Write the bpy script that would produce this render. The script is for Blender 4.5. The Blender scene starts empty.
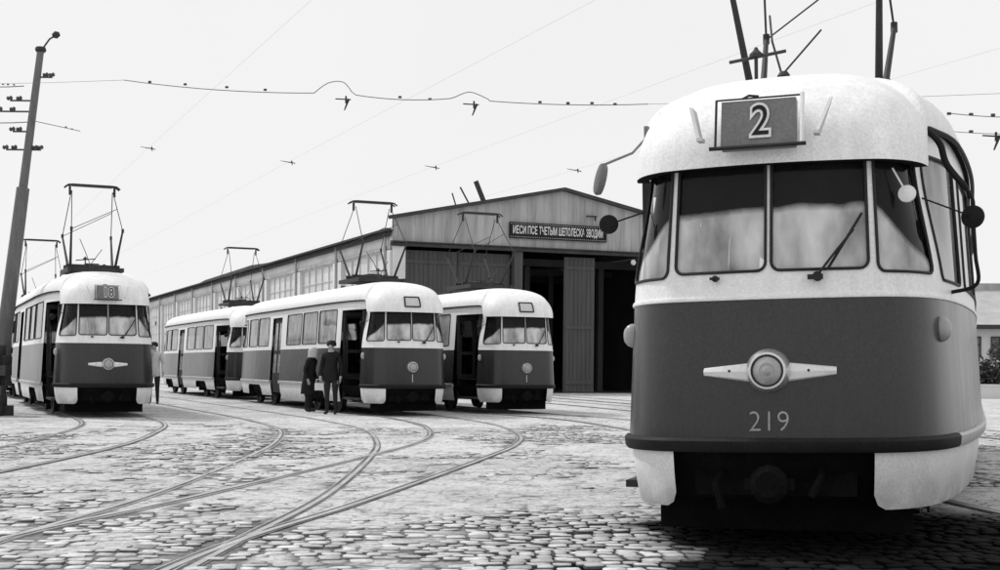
import bpy, bmesh, math, random
import numpy as np
from mathutils import Vector, Matrix, noise, kdtree
from mathutils.geometry import delaunay_2d_cdt
random.seed(7)
R = math.radians
scene = bpy.context.scene
COL = scene.collection

# ------------------------------------------------------------------ materials
def mat(name, v, rough=.6, var=.15, scale=3.0, metal=0.0, spec=.5, bump=0.0, bscale=40.0, streak=False,
        speck=0.0, inside=None, grime=None, stretch=None):
    m = bpy.data.materials.new(name); m.use_nodes = True
    nt = m.node_tree; N = nt.nodes; L = nt.links
    b = N['Principled BSDF']
    b.inputs['Roughness'].default_value = rough
    b.inputs['Metallic'].default_value = metal
    b.inputs['Specular IOR Level'].default_value = spec
    tc = N.new('ShaderNodeTexCoord')
    mp = N.new('ShaderNodeMapping'); L.new(tc.outputs['Object'], mp.inputs['Vector'])
    if streak: mp.inputs['Scale'].default_value = (6, 6, .7)
    if stretch: mp.inputs['Scale'].default_value = stretch
    nz = N.new('ShaderNodeTexNoise'); nz.inputs['Scale'].default_value = scale; nz.inputs['Detail'].default_value = 9
    nz.inputs['Roughness'].default_value = .65
    L.new(mp.outputs['Vector'], nz.inputs['Vector'])
    mr = N.new('ShaderNodeMapRange')
    mr.inputs['From Min'].default_value = .25; mr.inputs['From Max'].default_value = .75
    mr.inputs['To Min'].default_value = v * (1 - var); mr.inputs['To Max'].default_value = min(1, v * (1 + var))
    L.new(nz.outputs['Fac'], mr.inputs['Value'])
    cur = mr.outputs['Result']
    if speck > 0:      # fine grain and chips
        n2 = N.new('ShaderNodeTexNoise'); n2.inputs['Scale'].default_value = 60; n2.inputs['Detail'].default_value = 4
        L.new(tc.outputs['Object'], n2.inputs['Vector'])
        r2 = N.new('ShaderNodeMapRange'); r2.inputs['From Min'].default_value = .3; r2.inputs['From Max'].default_value = .7
        r2.inputs['To Min'].default_value = 1 - speck; r2.inputs['To Max'].default_value = 1 + speck
        L.new(n2.outputs['Fac'], r2.inputs['Value'])
        mu = N.new('ShaderNodeMath'); mu.operation = 'MULTIPLY'; L.new(cur, mu.inputs[0]); L.new(r2.outputs['Result'], mu.inputs[1])
        cur = mu.outputs[0]
    if grime:          # grime = (z_low, z_high, amount, tone): dirt creeping up from the ground
        sp = N.new('ShaderNodeSeparateXYZ'); L.new(tc.outputs['Object'], sp.inputs[0])
        g = N.new('ShaderNodeMapRange'); g.inputs['From Min'].default_value = grime[1]; g.inputs['From Max'].default_value = grime[0]
        L.new(sp.outputs['Z'], g.inputs['Value'])
        n3 = N.new('ShaderNodeTexNoise'); n3.inputs['Scale'].default_value = 5; n3.inputs['Detail'].default_value = 8
        L.new(mp.outputs['Vector'], n3.inputs['Vector'])
        m3 = N.new('ShaderNodeMath'); m3.operation = 'MULTIPLY'; L.new(g.outputs['Result'], m3.inputs[0]); L.new(n3.outputs['Fac'], m3.inputs[1])
        m4 = N.new('ShaderNodeMath'); m4.operation = 'MULTIPLY'; m4.use_clamp = True
        L.new(m3.outputs[0], m4.inputs[0]); m4.inputs[1].default_value = grime[2] * 2
        mx = N.new('ShaderNodeMix'); mx.data_type = 'FLOAT'
        L.new(m4.outputs[0], mx.inputs[0]); L.new(cur, mx.inputs[2]); mx.inputs[3].default_value = grime[3]
        cur = mx.outputs[0]
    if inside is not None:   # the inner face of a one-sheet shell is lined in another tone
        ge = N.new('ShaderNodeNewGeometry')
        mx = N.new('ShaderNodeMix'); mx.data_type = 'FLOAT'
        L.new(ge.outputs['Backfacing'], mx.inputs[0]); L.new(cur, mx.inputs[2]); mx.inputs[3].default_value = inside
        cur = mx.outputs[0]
    cc = N.new('ShaderNodeCombineColor')
    for i in range(3): L.new(cur, cc.inputs[i])
    L.new(cc.outputs[0], b.inputs['Base Color'])
    rr = N.new('ShaderNodeMapRange'); rr.inputs['To Min'].default_value = max(0, rough - .1); rr.inputs['To Max'].default_value = min(1, rough + .1)
    L.new(nz.outputs['Fac'], rr.inputs['Value']); L.new(rr.outputs['Result'], b.inputs['Roughness'])
    if bump > 0:
        n4 = N.new('ShaderNodeTexNoise'); n4.inputs['Scale'].default_value = bscale; n4.inputs['Detail'].default_value = 6
        L.new(tc.outputs['Object'], n4.inputs['Vector'])
        bp = N.new('ShaderNodeBump'); bp.inputs['Strength'].default_value = bump; bp.inputs['Distance'].default_value = .02
        L.new(n4.outputs['Fac'], bp.inputs['Height']); L.new(bp.outputs['Normal'], b.inputs['Normal'])
    return m

def glass_mat(name, dust, dust_tone, tint=.8, refl=1.45, zcut=None):
    m = bpy.data.materials.new(name); m.use_nodes = True
    nt = m.node_tree; N = nt.nodes; L = nt.links; N.clear()
    out = N.new('ShaderNodeOutputMaterial')
    tr = N.new('ShaderNodeBsdfTransparent'); tr.inputs[0].default_value = (tint, tint, tint, 1)
    gl = N.new('ShaderNodeBsdfGlossy'); gl.inputs['Roughness'].default_value = .04
    fr = N.new('ShaderNodeFresnel'); fr.inputs['IOR'].default_value = refl
    df = N.new('ShaderNodeBsdfDiffuse')
    tc = N.new('ShaderNodeTexCoord')
    nz = N.new('ShaderNodeTexNoise'); nz.inputs['Scale'].default_value = 2.3; nz.inputs['Detail'].default_value = 8
    mp = N.new('ShaderNodeMapping'); mp.inputs['Scale'].default_value = (2.2, 2.2, .9)
    L.new(tc.outputs['Object'], mp.inputs[0]); L.new(mp.outputs[0], nz.inputs['Vector'])
    df.inputs[0].default_value = (dust_tone,) * 3 + (1,)
    mr = N.new('ShaderNodeMapRange'); mr.inputs['From Min'].default_value = .3; mr.inputs['From Max'].default_value = .7
    mr.inputs['To Min'].default_value = dust * .45; mr.inputs['To Max'].default_value = dust * 1.55
    L.new(nz.outputs['Fac'], mr.inputs['Value'])
    dfac = mr.outputs['Result']
    if zcut:          # dust film faded out up high, painting the shade band under the visor
        sp = N.new('ShaderNodeSeparateXYZ'); L.new(tc.outputs['Object'], sp.inputs[0])
        zr = N.new('ShaderNodeMapRange'); zr.inputs['From Min'].default_value = zcut[0]; zr.inputs['From Max'].default_value = zcut[1]
        zr.inputs['To Min'].default_value = 1; zr.inputs['To Max'].default_value = .01; ab = N.new('ShaderNodeMath'); ab.operation = 'ABSOLUTE'; L.new(sp.outputs['X'], ab.inputs[0])
        ou = N.new('ShaderNodeMapRange'); ou.inputs['From Min'].default_value = .62; ou.inputs['From Max'].default_value = 1.0; ou.inputs['To Max'].default_value = .42
        L.new(ab.outputs[0], ou.inputs['Value']); za = N.new('ShaderNodeMath'); L.new(sp.outputs['Z'], za.inputs[0]); L.new(ou.outputs[0], za.inputs[1])
        wv = N.new('ShaderNodeTexNoise'); wv.inputs['Scale'].default_value = 3.5; wv.inputs['Detail'].default_value = 5; L.new(tc.outputs['Object'], wv.inputs['Vector'])
        wr = N.new('ShaderNodeMapRange'); wr.inputs['To Min'].default_value = -.05; wr.inputs['To Max'].default_value = .05; L.new(wv.outputs['Fac'], wr.inputs['Value'])
        zb = N.new('ShaderNodeMath'); L.new(za.outputs[0], zb.inputs[0]); L.new(wr.outputs[0], zb.inputs[1])
        L.new(zb.outputs[0], zr.inputs['Value'])
        mu = N.new('ShaderNodeMath'); mu.operation = 'MULTIPLY'; L.new(dfac, mu.inputs[0]); L.new(zr.outputs[0], mu.inputs[1]); dfac = mu.outputs[0]
    m1 = N.new('ShaderNodeMixShader'); L.new(dfac, m1.inputs[0]); L.new(tr.outputs[0], m1.inputs[1]); L.new(df.outputs[0], m1.inputs[2])
    m2 = N.new('ShaderNodeMixShader'); L.new(fr.outputs[0], m2.inputs[0]); L.new(m1.outputs[0], m2.inputs[1]); L.new(gl.outputs[0], m2.inputs[2])
    L.new(m2.outputs[0], out.inputs[0])
    return m

M = {}
M['red'] = mat('dark_paint', .029, .27, .14, 1.2, spec=.45, speck=.30, inside=.03, streak=True, grime=(.62, 1.25, .6, .012), bump=.16, bscale=2.4)
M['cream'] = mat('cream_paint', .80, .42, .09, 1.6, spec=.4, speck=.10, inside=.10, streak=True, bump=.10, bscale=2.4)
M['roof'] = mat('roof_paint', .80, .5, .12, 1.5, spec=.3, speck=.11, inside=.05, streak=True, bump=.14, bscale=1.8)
M['skirt'] = mat('skirt_paint', .80, .5, .12, 2.2, spec=.35, speck=.12, inside=.05, grime=(.22, .62, .7, .12), bump=.16, bscale=3)
M['bumper'] = mat('bumper_paint', .013, .65, .3, 4, spec=.18, speck=.3)
M['strip'] = mat('trim_strip', .42, .4, .3, 4, spec=.5, speck=.15)
M['black'] = mat('black_rubber', .018, .6, .3, 6, spec=.3)
M['iron'] = mat('sooty_iron', .03, .65, .35, 6, spec=.35, speck=.2)
M['under'] = mat('underframe_grime', .009, .9, .4, 5, spec=.03, speck=.25)
M['lining'] = mat('cab_lining', .035, .8, .25, 5, spec=.15)
M['panel'] = mat('cab_panel', .45, .7, .15, 3, spec=.2)
M['visor_shade'] = mat('visor_shade_dark', .013, .9, .35, 7, spec=.05, speck=.25)  # flat dark tone painted in as shade below the roof visor
M['chrome'] = mat('dull_chrome', .66, .28, .1, 6, metal=.75)
M['alu'] = mat('alu_trim', .74, .45, .1, 8, spec=.6, speck=.06)
M['lens'] = mat('lamp_lens', .34, .10, .25, 14, spec=.8)
M['lamp'] = mat('indicator_lens', .35, .2, .2, 9, spec=.7)
M['board'] = mat('route_board', .17, .55, .15, 6, spec=.3, speck=.15)
M['white'] = mat('white_lettering', .70, .6, .06, 6, spec=.2, speck=.08)
M['silverletter'] = mat('worn_silver_lettering', .34, .5, .35, 30, spec=.4)
M['ink'] = mat('black_lettering', .012, .6, .2, 6, spec=.2)
M['glass'] = glass_mat('window_glass', .40, .65, .75)
M['windscreen'] = glass_mat('dusty_windscreen', .56, .80, .8, refl=1.25, zcut=(2.12, 2.17))
M['steelpole'] = mat('pole_paint', .13, .6, .3, 3, spec=.4, speck=.2, stretch=(5, 5, .6))
M['wire'] = mat('wire_copper', .16, .6, .2, 4)
M['porcelain'] = mat('insulator', .05, .3, .2, 6)
M['rail'] = mat('rail_steel', .40, .42, .45, 1.3, metal=.3, spec=.5, speck=.2)
M['groove'] = mat('rail_groove', .17, .95, .85, 1.1, spec=.05, speck=.3)
M['plaster'] = mat('whitewash', .64, .85, .22, .5, spec=.1, speck=.06, bump=.2, grime=(0, 3.5, .5, .3))
M['gable'] = mat('grey_boarding', .37, .8, .42, .5, spec=.15, speck=.12, stretch=(4, 4, .5), bump=.2)
M['doorleaf'] = mat('door_boarding', .085, .8, .25, .9, spec=.15, speck=.15, stretch=(6, 6, .4))
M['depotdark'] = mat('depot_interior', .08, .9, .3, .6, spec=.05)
M['eave'] = mat('eave_timber', .06, .8, .3, 2, spec=.1, speck=.2)
M['roofing'] = mat('roofing_felt', .12, .9, .3, 1, spec=.1)
M['whitepane'] = mat('whitened_pane', .60, .35, .25, .6, spec=.5, speck=.05)
M['palewall'] = mat('pale_render', .62, .85, .1, .8, spec=.1, speck=.06)
M['tiles'] = mat('pale_roof_tiles', .42, .85, .18, 1.5, spec=.1, speck=.1)
M['coat'] = mat('black_coat', .022, .9, .3, 8, spec=.1)
M['trousers'] = mat('dark_trousers', .03, .9, .3, 8, spec=.1)
M['skin'] = mat('skin', .38, .6, .1, 12, spec=.3)
M['palehair'] = mat('pale_headscarf', .55, .8, .15, 12, spec=.1)
M['hair'] = mat('dark_hair', .02, .7, .3, 20, spec=.2)
M['whitecoat'] = mat('white_jacket', .6, .85, .1, 6, spec=.1)
M['bag'] = mat('white_paper', .72, .8, .08, 8, spec=.1)
M['leaf'] = mat('bush_leaf', .045, .7, .4, 2, spec=.2)
M['bark'] = mat('bark', .05, .9, .3, 6)
M['timber'] = mat('tarred_timber', .06, .85, .5, 2.5, spec=.1, speck=.2)

# ------------------------------------------------------------------ object helpers
def add(name, me, parent=None, m=None):
    o = bpy.data.objects.new(name, me); COL.objects.link(o)
    if parent is not None: o.parent = parent
    if m is not None and me is not None and len(me.materials) == 0: me.materials.append(m)
    return o
def tag(o, label, cat, group=None, kind=None):
    o['label'] = label; o['category'] = cat
    if group: o['group'] = group
    if kind: o['kind'] = kind
    return o
def empty(name, loc=(0, 0, 0), rz=0):
    o = bpy.data.objects.new(name, None); COL.objects.link(o); o.location = loc; o.rotation_euler = (0, 0, rz)
    o.empty_display_size = .3
    return o

class MB:
    def __init__(s): s.v = []; s.f = []; s.mi = []; s.cur = 0
    def face(s, pts):
        k = len(s.v); s.v += [tuple(p) for p in pts]; s.f.append(tuple(range(k, k + len(pts)))); s.mi.append(s.cur)
    def box(s, c, size, rot=None):
        hx, hy, hz = size[0] / 2, size[1] / 2, size[2] / 2
        P = [Vector((x, y, z)) for x in (-hx, hx) for y in (-hy, hy) for z in (-hz, hz)]
        if rot is not None: P = [rot @ p for p in P]
        c = Vector(c); k = len(s.v)
        s.v += [tuple(p + c) for p in P]
        for q in ((0, 1, 3, 2), (4, 6, 7, 5), (0, 4, 5, 1), (2, 3, 7, 6), (0, 2, 6, 4), (1, 5, 7, 3)):
            s.f.append(tuple(k + i for i in q)); s.mi.append(s.cur)
    def bar(s, a, b, w, h):        # rectangular bar from a to b
        a = Vector(a); b = Vector(b); d = (b - a); L = d.length
        q = d.to_track_quat('X', 'Z').to_matrix()
        s.box((a + b) / 2, (L, w, h), q)
    def tube(s, pts, r, n=8, closed=False, caps=True):
        pts = [Vector(p) for p in pts]; k0 = len(s.v); m = len(pts)
        rs = r if isinstance(r, (list, tuple)) else [r] * m
        up = None
        for i, p in enumerate(pts):
            if closed: t = pts[(i + 1) % m] - pts[i - 1]
            else: t = pts[min(i + 1, m - 1)] - pts[max(i - 1, 0)]
            t.normalize()
            if up is None:
                up = Vector((0, 0, 1)) if abs(t.z) < .9 else Vector((1, 0, 0))
            sx = t.cross(up)
            if sx.length < 1e-6: sx = t.cross(Vector((1, .3, .2)))
            sx.normalize(); up = sx.cross(t).normalized()
            for j in range(n):
                a = 2 * math.pi * j / n
                s.v.append(tuple(p + (sx * math.cos(a) + up * math.sin(a)) * rs[i]))
        for i in range(m if closed else m - 1):
            for j in range(n):
                A = k0 + i * n + j; B = k0 + i * n + (j + 1) % n
                i2 = (i + 1) % m
                C = k0 + i2 * n + (j + 1) % n; D = k0 + i2 * n + j
                s.f.append((A, B, C, D)); s.mi.append(s.cur)
        if caps and not closed:
            s.f.append(tuple(k0 + j for j in range(n))[::-1]); s.mi.append(s.cur)
            s.f.append(tuple(k0 + (m - 1) * n + j for j in range(n))); s.mi.append(s.cur)
    def lathe(s, prof, mtx, n=20):   # prof = [(r, h)], axis is local z of mtx
        k0 = len(s.v)
        for r, h in prof:
            for j in range(n):
                a = 2 * math.pi * j / n
                s.v.append(tuple(mtx @ Vector((r * math.cos(a), r * math.sin(a), h))))
        for i in range(len(prof) - 1):
            for j in range(n):
                s.f.append((k0 + i * n + j, k0 + i * n + (j + 1) % n, k0 + (i + 1) * n + (j + 1) % n, k0 + (i + 1) * n + j)); s.mi.append(s.cur)
        s.f.append(tuple(k0 + j for j in range(n))[::-1]); s.mi.append(s.cur)
        s.f.append(tuple(k0 + (len(prof) - 1) * n + j for j in range(n))); s.mi.append(s.cur)
    def mesh(s, name, mats, smooth=False):
        me = bpy.data.meshes.new(name); me.from_pydata(s.v, [], s.f)
        for m in (mats if isinstance(mats, (list, tuple)) else [mats]): me.materials.append(m)
        if len(me.materials) > 1: me.polygons.foreach_set('material_index', s.mi)
        if smooth:
            me.polygons.foreach_set('use_smooth', [True] * len(me.polygons))
            me.set_sharp_from_angle(angle=R(38))
        me.update(); return me

def axis_m(p, n):     # matrix whose z axis is n, at p
    q = Vector(n).to_track_quat('Z', 'Y').to_matrix().to_4x4(); q.translation = Vector(p); return q

def catmull(P, per):
    out = []
    for i in range(len(P) - 1):
        p0 = P[max(i - 1, 0)]; p1 = P[i]; p2 = P[i + 1]; p3 = P[min(i + 2, len(P) - 1)]
        for k in range(per):
            t = k / per
            out.append(tuple(.5 * ((2 * b) + (c - a) * t + (2 * a - 5 * b + 4 * c - d) * t * t + (3 * b - a - 3 * c + d) * t ** 3)
                             for a, b, c, d in zip(p0, p1, p2, p3)))
    out.append(tuple(P[-1])); return out

def inpoly(pts, poly):
    x, y = pts[:, 0], pts[:, 1]; ins = np.zeros(len(pts), bool)
    n = len(poly)
    for i in range(n):
        x1, y1 = poly[i]; x2, y2 = poly[(i + 1) % n]
        if y1 == y2: continue
        c = ((y1 > y) != (y2 > y)) & (x < (x2 - x1) * (y - y1) / (y2 - y1) + x1)
        ins ^= c
    return ins
def densify(poly, step):
    out = []
    for i in range(len(poly)):
        a = poly[i]; b = poly[(i + 1) % len(poly)]
        n = max(1, int(math.ceil(math.dist(a, b) / step)))
        for k in range(n): out.append((a[0] + (b[0] - a[0]) * k / n, a[1] + (b[1] - a[1]) * k / n))
    return out
def patch(outer, holes, step, F, stepu=None):
    """flat polygon with holes, meshed finely and bent onto the body by F(u, z)"""
    stepu = stepu or step
    loops = [densify(outer, step)] + [densify(h, step) for h in holes]
    V = []; E = []
    for lp in loops:
        k = len(V); V += lp; E += [(k + i, k + (i + 1) % len(lp)) for i in range(len(lp))]
    kd = kdtree.KDTree(len(V))
    for i, p in enumerate(V): kd.insert((p[0], p[1], 0), i)
    kd.balance()
    us = [p[0] for p in outer]; zs = [p[1] for p in outer]
    gx = np.arange(min(us) + stepu / 2, max(us), stepu); gz = np.arange(min(zs) + step / 2, max(zs), step)
    G = np.array([(a, b) for a in gx for b in gz]).reshape(-1, 2)
    if len(G):
        ok = inpoly(G, loops[0])
        for h in loops[1:]: ok &= ~inpoly(G, h)
        for p in G[ok]:
            if kd.find((p[0], p[1], 0))[2] > .45 * step: V.append((float(p[0]), float(p[1])))
    r = delaunay_2d_cdt([Vector(p) for p in V], E, [], 0, 1e-6)
    vv = np.array([(p.x, p.y) for p in r[0]]); ff = np.array(r[2])
    c = vv[ff].mean(axis=1)
    ok = inpoly(c, loops[0])
    for h in loops[1:]: ok &= ~inpoly(c, h)
    ff = ff[ok]
    a, b, d = vv[ff[:, 0]], vv[ff[:, 1]], vv[ff[:, 2]]
    cr = (b[:, 0] - a[:, 0]) * (d[:, 1] - a[:, 1]) - (b[:, 1] - a[:, 1]) * (d[:, 0] - a[:, 0])
    ff[cr < 0] = ff[cr < 0][:, ::-1]
    used = np.unique(ff); remap = -np.ones(len(vv), int); remap[used] = np.arange(len(used))
    return [F(float(vv[i][0]), float(vv[i][1])) for i in used], [tuple(int(k) for k in remap[t]) for t in ff]
def patch_mesh(name, outer, holes, step, F, m, stepu=None, thick=0):
    v, f = patch(outer, holes, step, F, stepu)
    me = bpy.data.meshes.new(name); me.from_pydata([tuple(p) for p in v], [], f); me.materials.append(m)
    me.polygons.foreach_set('use_smooth', [True] * len(f)); me.update(); return me
def rrect(u0, u1, z0, z1, rb=.06, rt=None, n=5):
    rt = rb if rt is None else rt
    out = []
    for (cx, cz, r, a0) in ((u1 - rb, z0 + rb, rb, -90), (u1 - rt, z1 - rt, rt, 0), (u0 + rt, z1 - rt, rt, 90), (u0 + rb, z0 + rb, rb, 180)):
        for k in range(n + 1):
            a = R(a0 + 90 * k / n); out.append((cx + r * math.cos(a), cz + r * math.sin(a)))
    return out

def text2d(body, size, offset=0, squeeze=1.0):
    cu = bpy.data.curves.new('lettering', 'FONT'); cu.body = body; cu.size = size; cu.align_x = 'CENTER'; cu.align_y = 'CENTER'
    cu.offset = offset; cu.resolution_u = 4
    o = bpy.data.objects.new('lettering', cu); COL.objects.link(o)
    dg = bpy.context.evaluated_depsgraph_get(); e = o.evaluated_get(dg)
    me = e.to_mesh(); v = [(p.co.x * squeeze, p.co.y) for p in me.vertices]; f = [tuple(p.vertices) for p in me.polygons]
    e.to_mesh_clear(); bpy.data.objects.remove(o); bpy.data.curves.remove(cu)
    return v, f
def text_mesh(name, body, size, F, m, offset=0, squeeze=1.0):
    v, f = text2d(body, size, offset, squeeze)
    me = bpy.data.meshes.new(name); me.from_pydata([tuple(F(x, y)) for x, y in v], [], f); me.materials.append(m)
    bm = bmesh.new(); bm.from_mesh(me); bmesh.ops.triangulate(bm, faces=bm.faces); bm.to_mesh(me); bm.free(); me.update()
    return me

# ------------------------------------------------------------------ tram body surface
HL = 6.95                                      # half length
_ctl = [(-.30, .02), (0, 0), (.30, .018), (.61, .075), (.745, .14), (.875, .27), (.99, .50), (1.075, .88), (1.145, 1.45), (1.20, 2.2), (1.235, 3.0), (1.25, 3.8), (1.25, 5.0), (1.25, HL)]
_c = [p for p in catmull(_ctl, 24)][24:]
_half = [(x, -HL + d) for x, d in _c]
_half += [(x, -y) for x, y in _half[::-1][1:]]
_pts = np.array(_half); _seg = np.hypot(*np.diff(_pts, axis=0).T); _cum = np.concatenate([[0], np.cumsum(_seg)])
P = float(_cum[-1])
_nfront = len(_c)
def plan(u):
    a = min(abs(u), P); s = 1 if u >= 0 else -1
    x = float(np.interp(a, _cum, _pts[:, 0])); y = float(np.interp(a, _cum, _pts[:, 1]))
    e = .02; a0 = max(0, a - e); a1 = min(P, a + e)
    tx = float(np.interp(a1, _cum, _pts[:, 0]) - np.interp(a0, _cum, _pts[:, 0])); ty = float(np.interp(a1, _cum, _pts[:, 1]) - np.interp(a0, _cum, _pts[:, 1]))
    if a < .02: tx, ty = 1, 0
    if a > P - .02: tx, ty = -1, 0
    l = math.hypot(tx, ty); nx, ny = ty / l, -tx / l
    return s * x, y, s * nx, ny
def u_x(x): return math.copysign(float(np.interp(abs(x), [p[0] for p in _c], _cum[:_nfront])), x)   # front, by x
def u_d(d, side):                                                                                   # by distance from nose
    return side * float(np.interp(-HL + d, _pts[:, 1], _cum))
def sm(a, b, x):
    t = min(1, max(0, (x - a) / (b - a))); return t * t * (3 - 2 * t)
def endd(u): _, y, _, _ = plan(u); return HL - abs(y)       # distance from the nearer end
def z_eave(u):
    return 2.42 + .29 * sm(.54, .72, endd(u))
def inset(z, u):
    fr = 1 - sm(.15, 1.2, endd(u))
    i = float(np.interp(z, [.25, .5, .72, 1.6, 1.75, 2.42, 2.75], [.065, .022, 0, .045, .055, .095 + .035 * fr, .115 + .04 * fr]))
    return i + .07 * math.exp(-((endd(u) - .75) / .42) ** 2) * sm(1.65, 2.45, z)
def S(u, z, off=0):
    x, y, nx, ny = plan(u); k = off - inset(z, u)
    return Vector((x + nx * k, y + ny * k, z))
def Snorm(u): _, _, nx, ny = plan(u); return Vector((nx, ny, 0))
def Sfun(off): return lambda u, z: S(u, z, off)

# openings (d measured from the nose); the doors are on the kerb side, u < 0
WIN_FRONT = [(u_x(-.605), u_x(-.018)), (u_x(.018), u_x(.605))]
DOORS = [(.72, 2.0), (7.55, 8.6)]
WIN_L = [(2.35, 3.75), (3.9, 5.3), (5.45, 6.95), (9.0, 10.3), (10.42, 11.7), (12.0, 13.0)]
WIN_R = [(.74, 1.5), (1.85, 3.15), (3.3, 4.6), (4.75, 6.05), (6.2, 7.5), (7.65, 8.95), (9.1, 10.4), (10.55, 11.85), (12.0, 13.0)]
BOGIES = [4.1, 10.7]
ZB = 1.60
def door_poly(d0, d1, z0, z1):
    a, b = u_d(d1, -1), u_d(d0, -1); return rrect(a, b, z0, z1, .02, .05, 3)
def window_polys():
    out = []
    for a, b in WIN_FRONT: out.append(('windscreen', rrect(a, b, 1.765, 2.475, .055, .03)))
    for s in (-1, 1):
        a, b = u_x(s * .665), u_x(s * 1.0)
        out.append(('windscreen', rrect(min(a, b), max(a, b), 1.745, 2.475, .055, .03)))
    for d0, d1 in WIN_L: a, b = u_d(d1, -1), u_d(d0, -1); out.append(('glass', rrect(a, b, 1.72, 2.54, .05)))
    for d0, d1 in WIN_R: a, b = u_d(d0, 1), u_d(d1, 1); out.append(('glass', rrect(a, b, 1.72, 2.54, .05)))
    for a, b in WIN_FRONT:      # tail windows
        a2, b2 = P - abs(b), P - abs(a)
        for s in (-1, 1):
            if (s > 0) == (a >= 0): out.append(('glass', rrect(min(s * a2, s * b2), max(s * a2, s * b2), 1.765, 2.38, .055)))
    return out
WINS = window_polys()
CACHE = {}
def cached(key, fn):
    if key not in CACHE: CACHE[key] = fn()
    return CACHE[key]

def umesh_lower():
    holes = [door_poly(d0, d1, .0, 9) for d0, d1 in DOORS]
    v, f = [], []
    # split into stretches between the doors so that the openings run the full height of the band
    cuts = [-P] + [x for d0, d1 in DOORS[::-1] for x in (u_d(d1, -1), u_d(d0, -1))] + [P]
    for i in range(0, len(cuts), 2):
        a, b = cuts[i], cuts[i + 1]
        vv, ff = patch([(a, .70), (b, .70), (b, ZB), (a, ZB)], [], .09, Sfun(0), .07)
        k = len(v); v += vv; f += [tuple(k + q for q in t) for t in ff]
    return v, f
def mk_lower():
    v, f = umesh_lower(); me = bpy.data.meshes.new('body'); me.from_pydata([tuple(p) for p in v], [], f); me.materials.append(M['red'])
    me.polygons.foreach_set('use_smooth', [True] * len(f)); return me
def mk_upper():
    top = [(u, max(z_eave(u), 2.50)) for u in np.linspace(P, -P, 500)]
    cuts = sorted([(u_d(d1, -1), u_d(d0, -1)) for d0, d1 in DOORS])
    bot = [(-P, ZB)]
    for a, b in cuts: bot += [(a, ZB), (a, 2.50), (b, 2.50), (b, ZB)]
    bot += [(P, ZB)]
    return patch_mesh('upper_body', bot + [(float(a), float(b)) for a, b in top], [w[1] for w in WINS], .055, Sfun(0), M['cream'])
def arch(c, side, w=.95):
    a, b = u_d(c + w, side), u_d(c - w, side)
    u0, u1 = min(a, b), max(a, b)
    return [(u0, .2), (u0 + .06, .48), (u0 + .2, .585), (u1 - .2, .585), (u1 - .06, .48), (u1, .2)]
def mk_skirt():
    v, f = [], []
    segs = []
    R_ = sorted([(abs(u_d(b - .95, 1)), abs(u_d(b + .95, 1))) for b in BOGIES])
    def strip(pts_bottom, u0, u1):
        vv, ff = patch(pts_bottom + [(u1, .655), (u0, .655)], [], .06, Sfun(-.012), .08)
        k = len(v); v.extend(vv); f.extend([tuple(k + q for q in t) for t in ff])
    for s in (-1, 1):
        spans = [(u_x(.62), P - u_x(.62))]
        if s < 0:
            cur = []; a = u_x(.62)
            for d0, d1 in DOORS: cur.append((a, abs(u_d(d0, -1)))); a = abs(u_d(d1, -1))
            cur.append((a, P - u_x(.62))); spans = cur
        for a, b in spans:
            bt = []
            for (c0, c1) in R_:
                if c0 > a and c1 < b: bt += [(c0, .30), (c0 + .06, .5), (c0 + .2, .59), (c1 - .2, .59), (c1 - .06, .5), (c1, .30)]
            r0 = .09 if a < 1 else .02
            poly = [(a, .30 + r0), (a + r0 * .3, .30 + r0 * .3), (a + r0, .30)] + bt + [(b - .09, .30), (b, .39), (b, .655), (a, .655)]
            if s < 0: poly = [(-u, z) for u, z in poly][::-1]
            vv, ff = patch(poly, [], .07, Sfun(-.012), .09)
            k = len(v); v.extend(vv); f.extend([tuple(k + q for q in t) for t in ff])
    me = bpy.data.meshes.new('skirt'); me.from_pydata([tuple(p) for p in v], [], f); me.materials.append(M['skirt'])
    me.polygons.foreach_set('use_smooth', [True] * len(f)); return me
def sweep_strip(u0, u1, prof, m, name, n=None):
    """profile [(off, z)] swept along the body between u0 and u1"""
    n = n or max(4, int((u1 - u0) / .06)); b = MB(); k = len(prof)
    for i in range(n + 1):
        u = u0 + (u1 - u0) * i / n
        for o, z in prof: b.v.append(tuple(S(u, z, o)))
    for i in range(n):
        for j in range(k):
            j2 = (j + 1) % k
            b.f.append((i * k + j, (i + 1) * k + j, (i + 1) * k + j2, i * k + j2)); b.mi.append(0)
    b.f.append(tuple(range(k))); b.mi.append(0); b.f.append(tuple(n * k + j for j in range(k))[::-1]); b.mi.append(0)
    return b.mesh(name, m, True)
BPROF = [(-.03, .645), (.022, .65), (.034, .668), (.034, .718), (.018, .738), (-.03, .742)]
SPROF = [(-.03, .645), (.02, .65), (.03, .665), (.03, .72), (.02, .735), (-.03, .74)]
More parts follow.
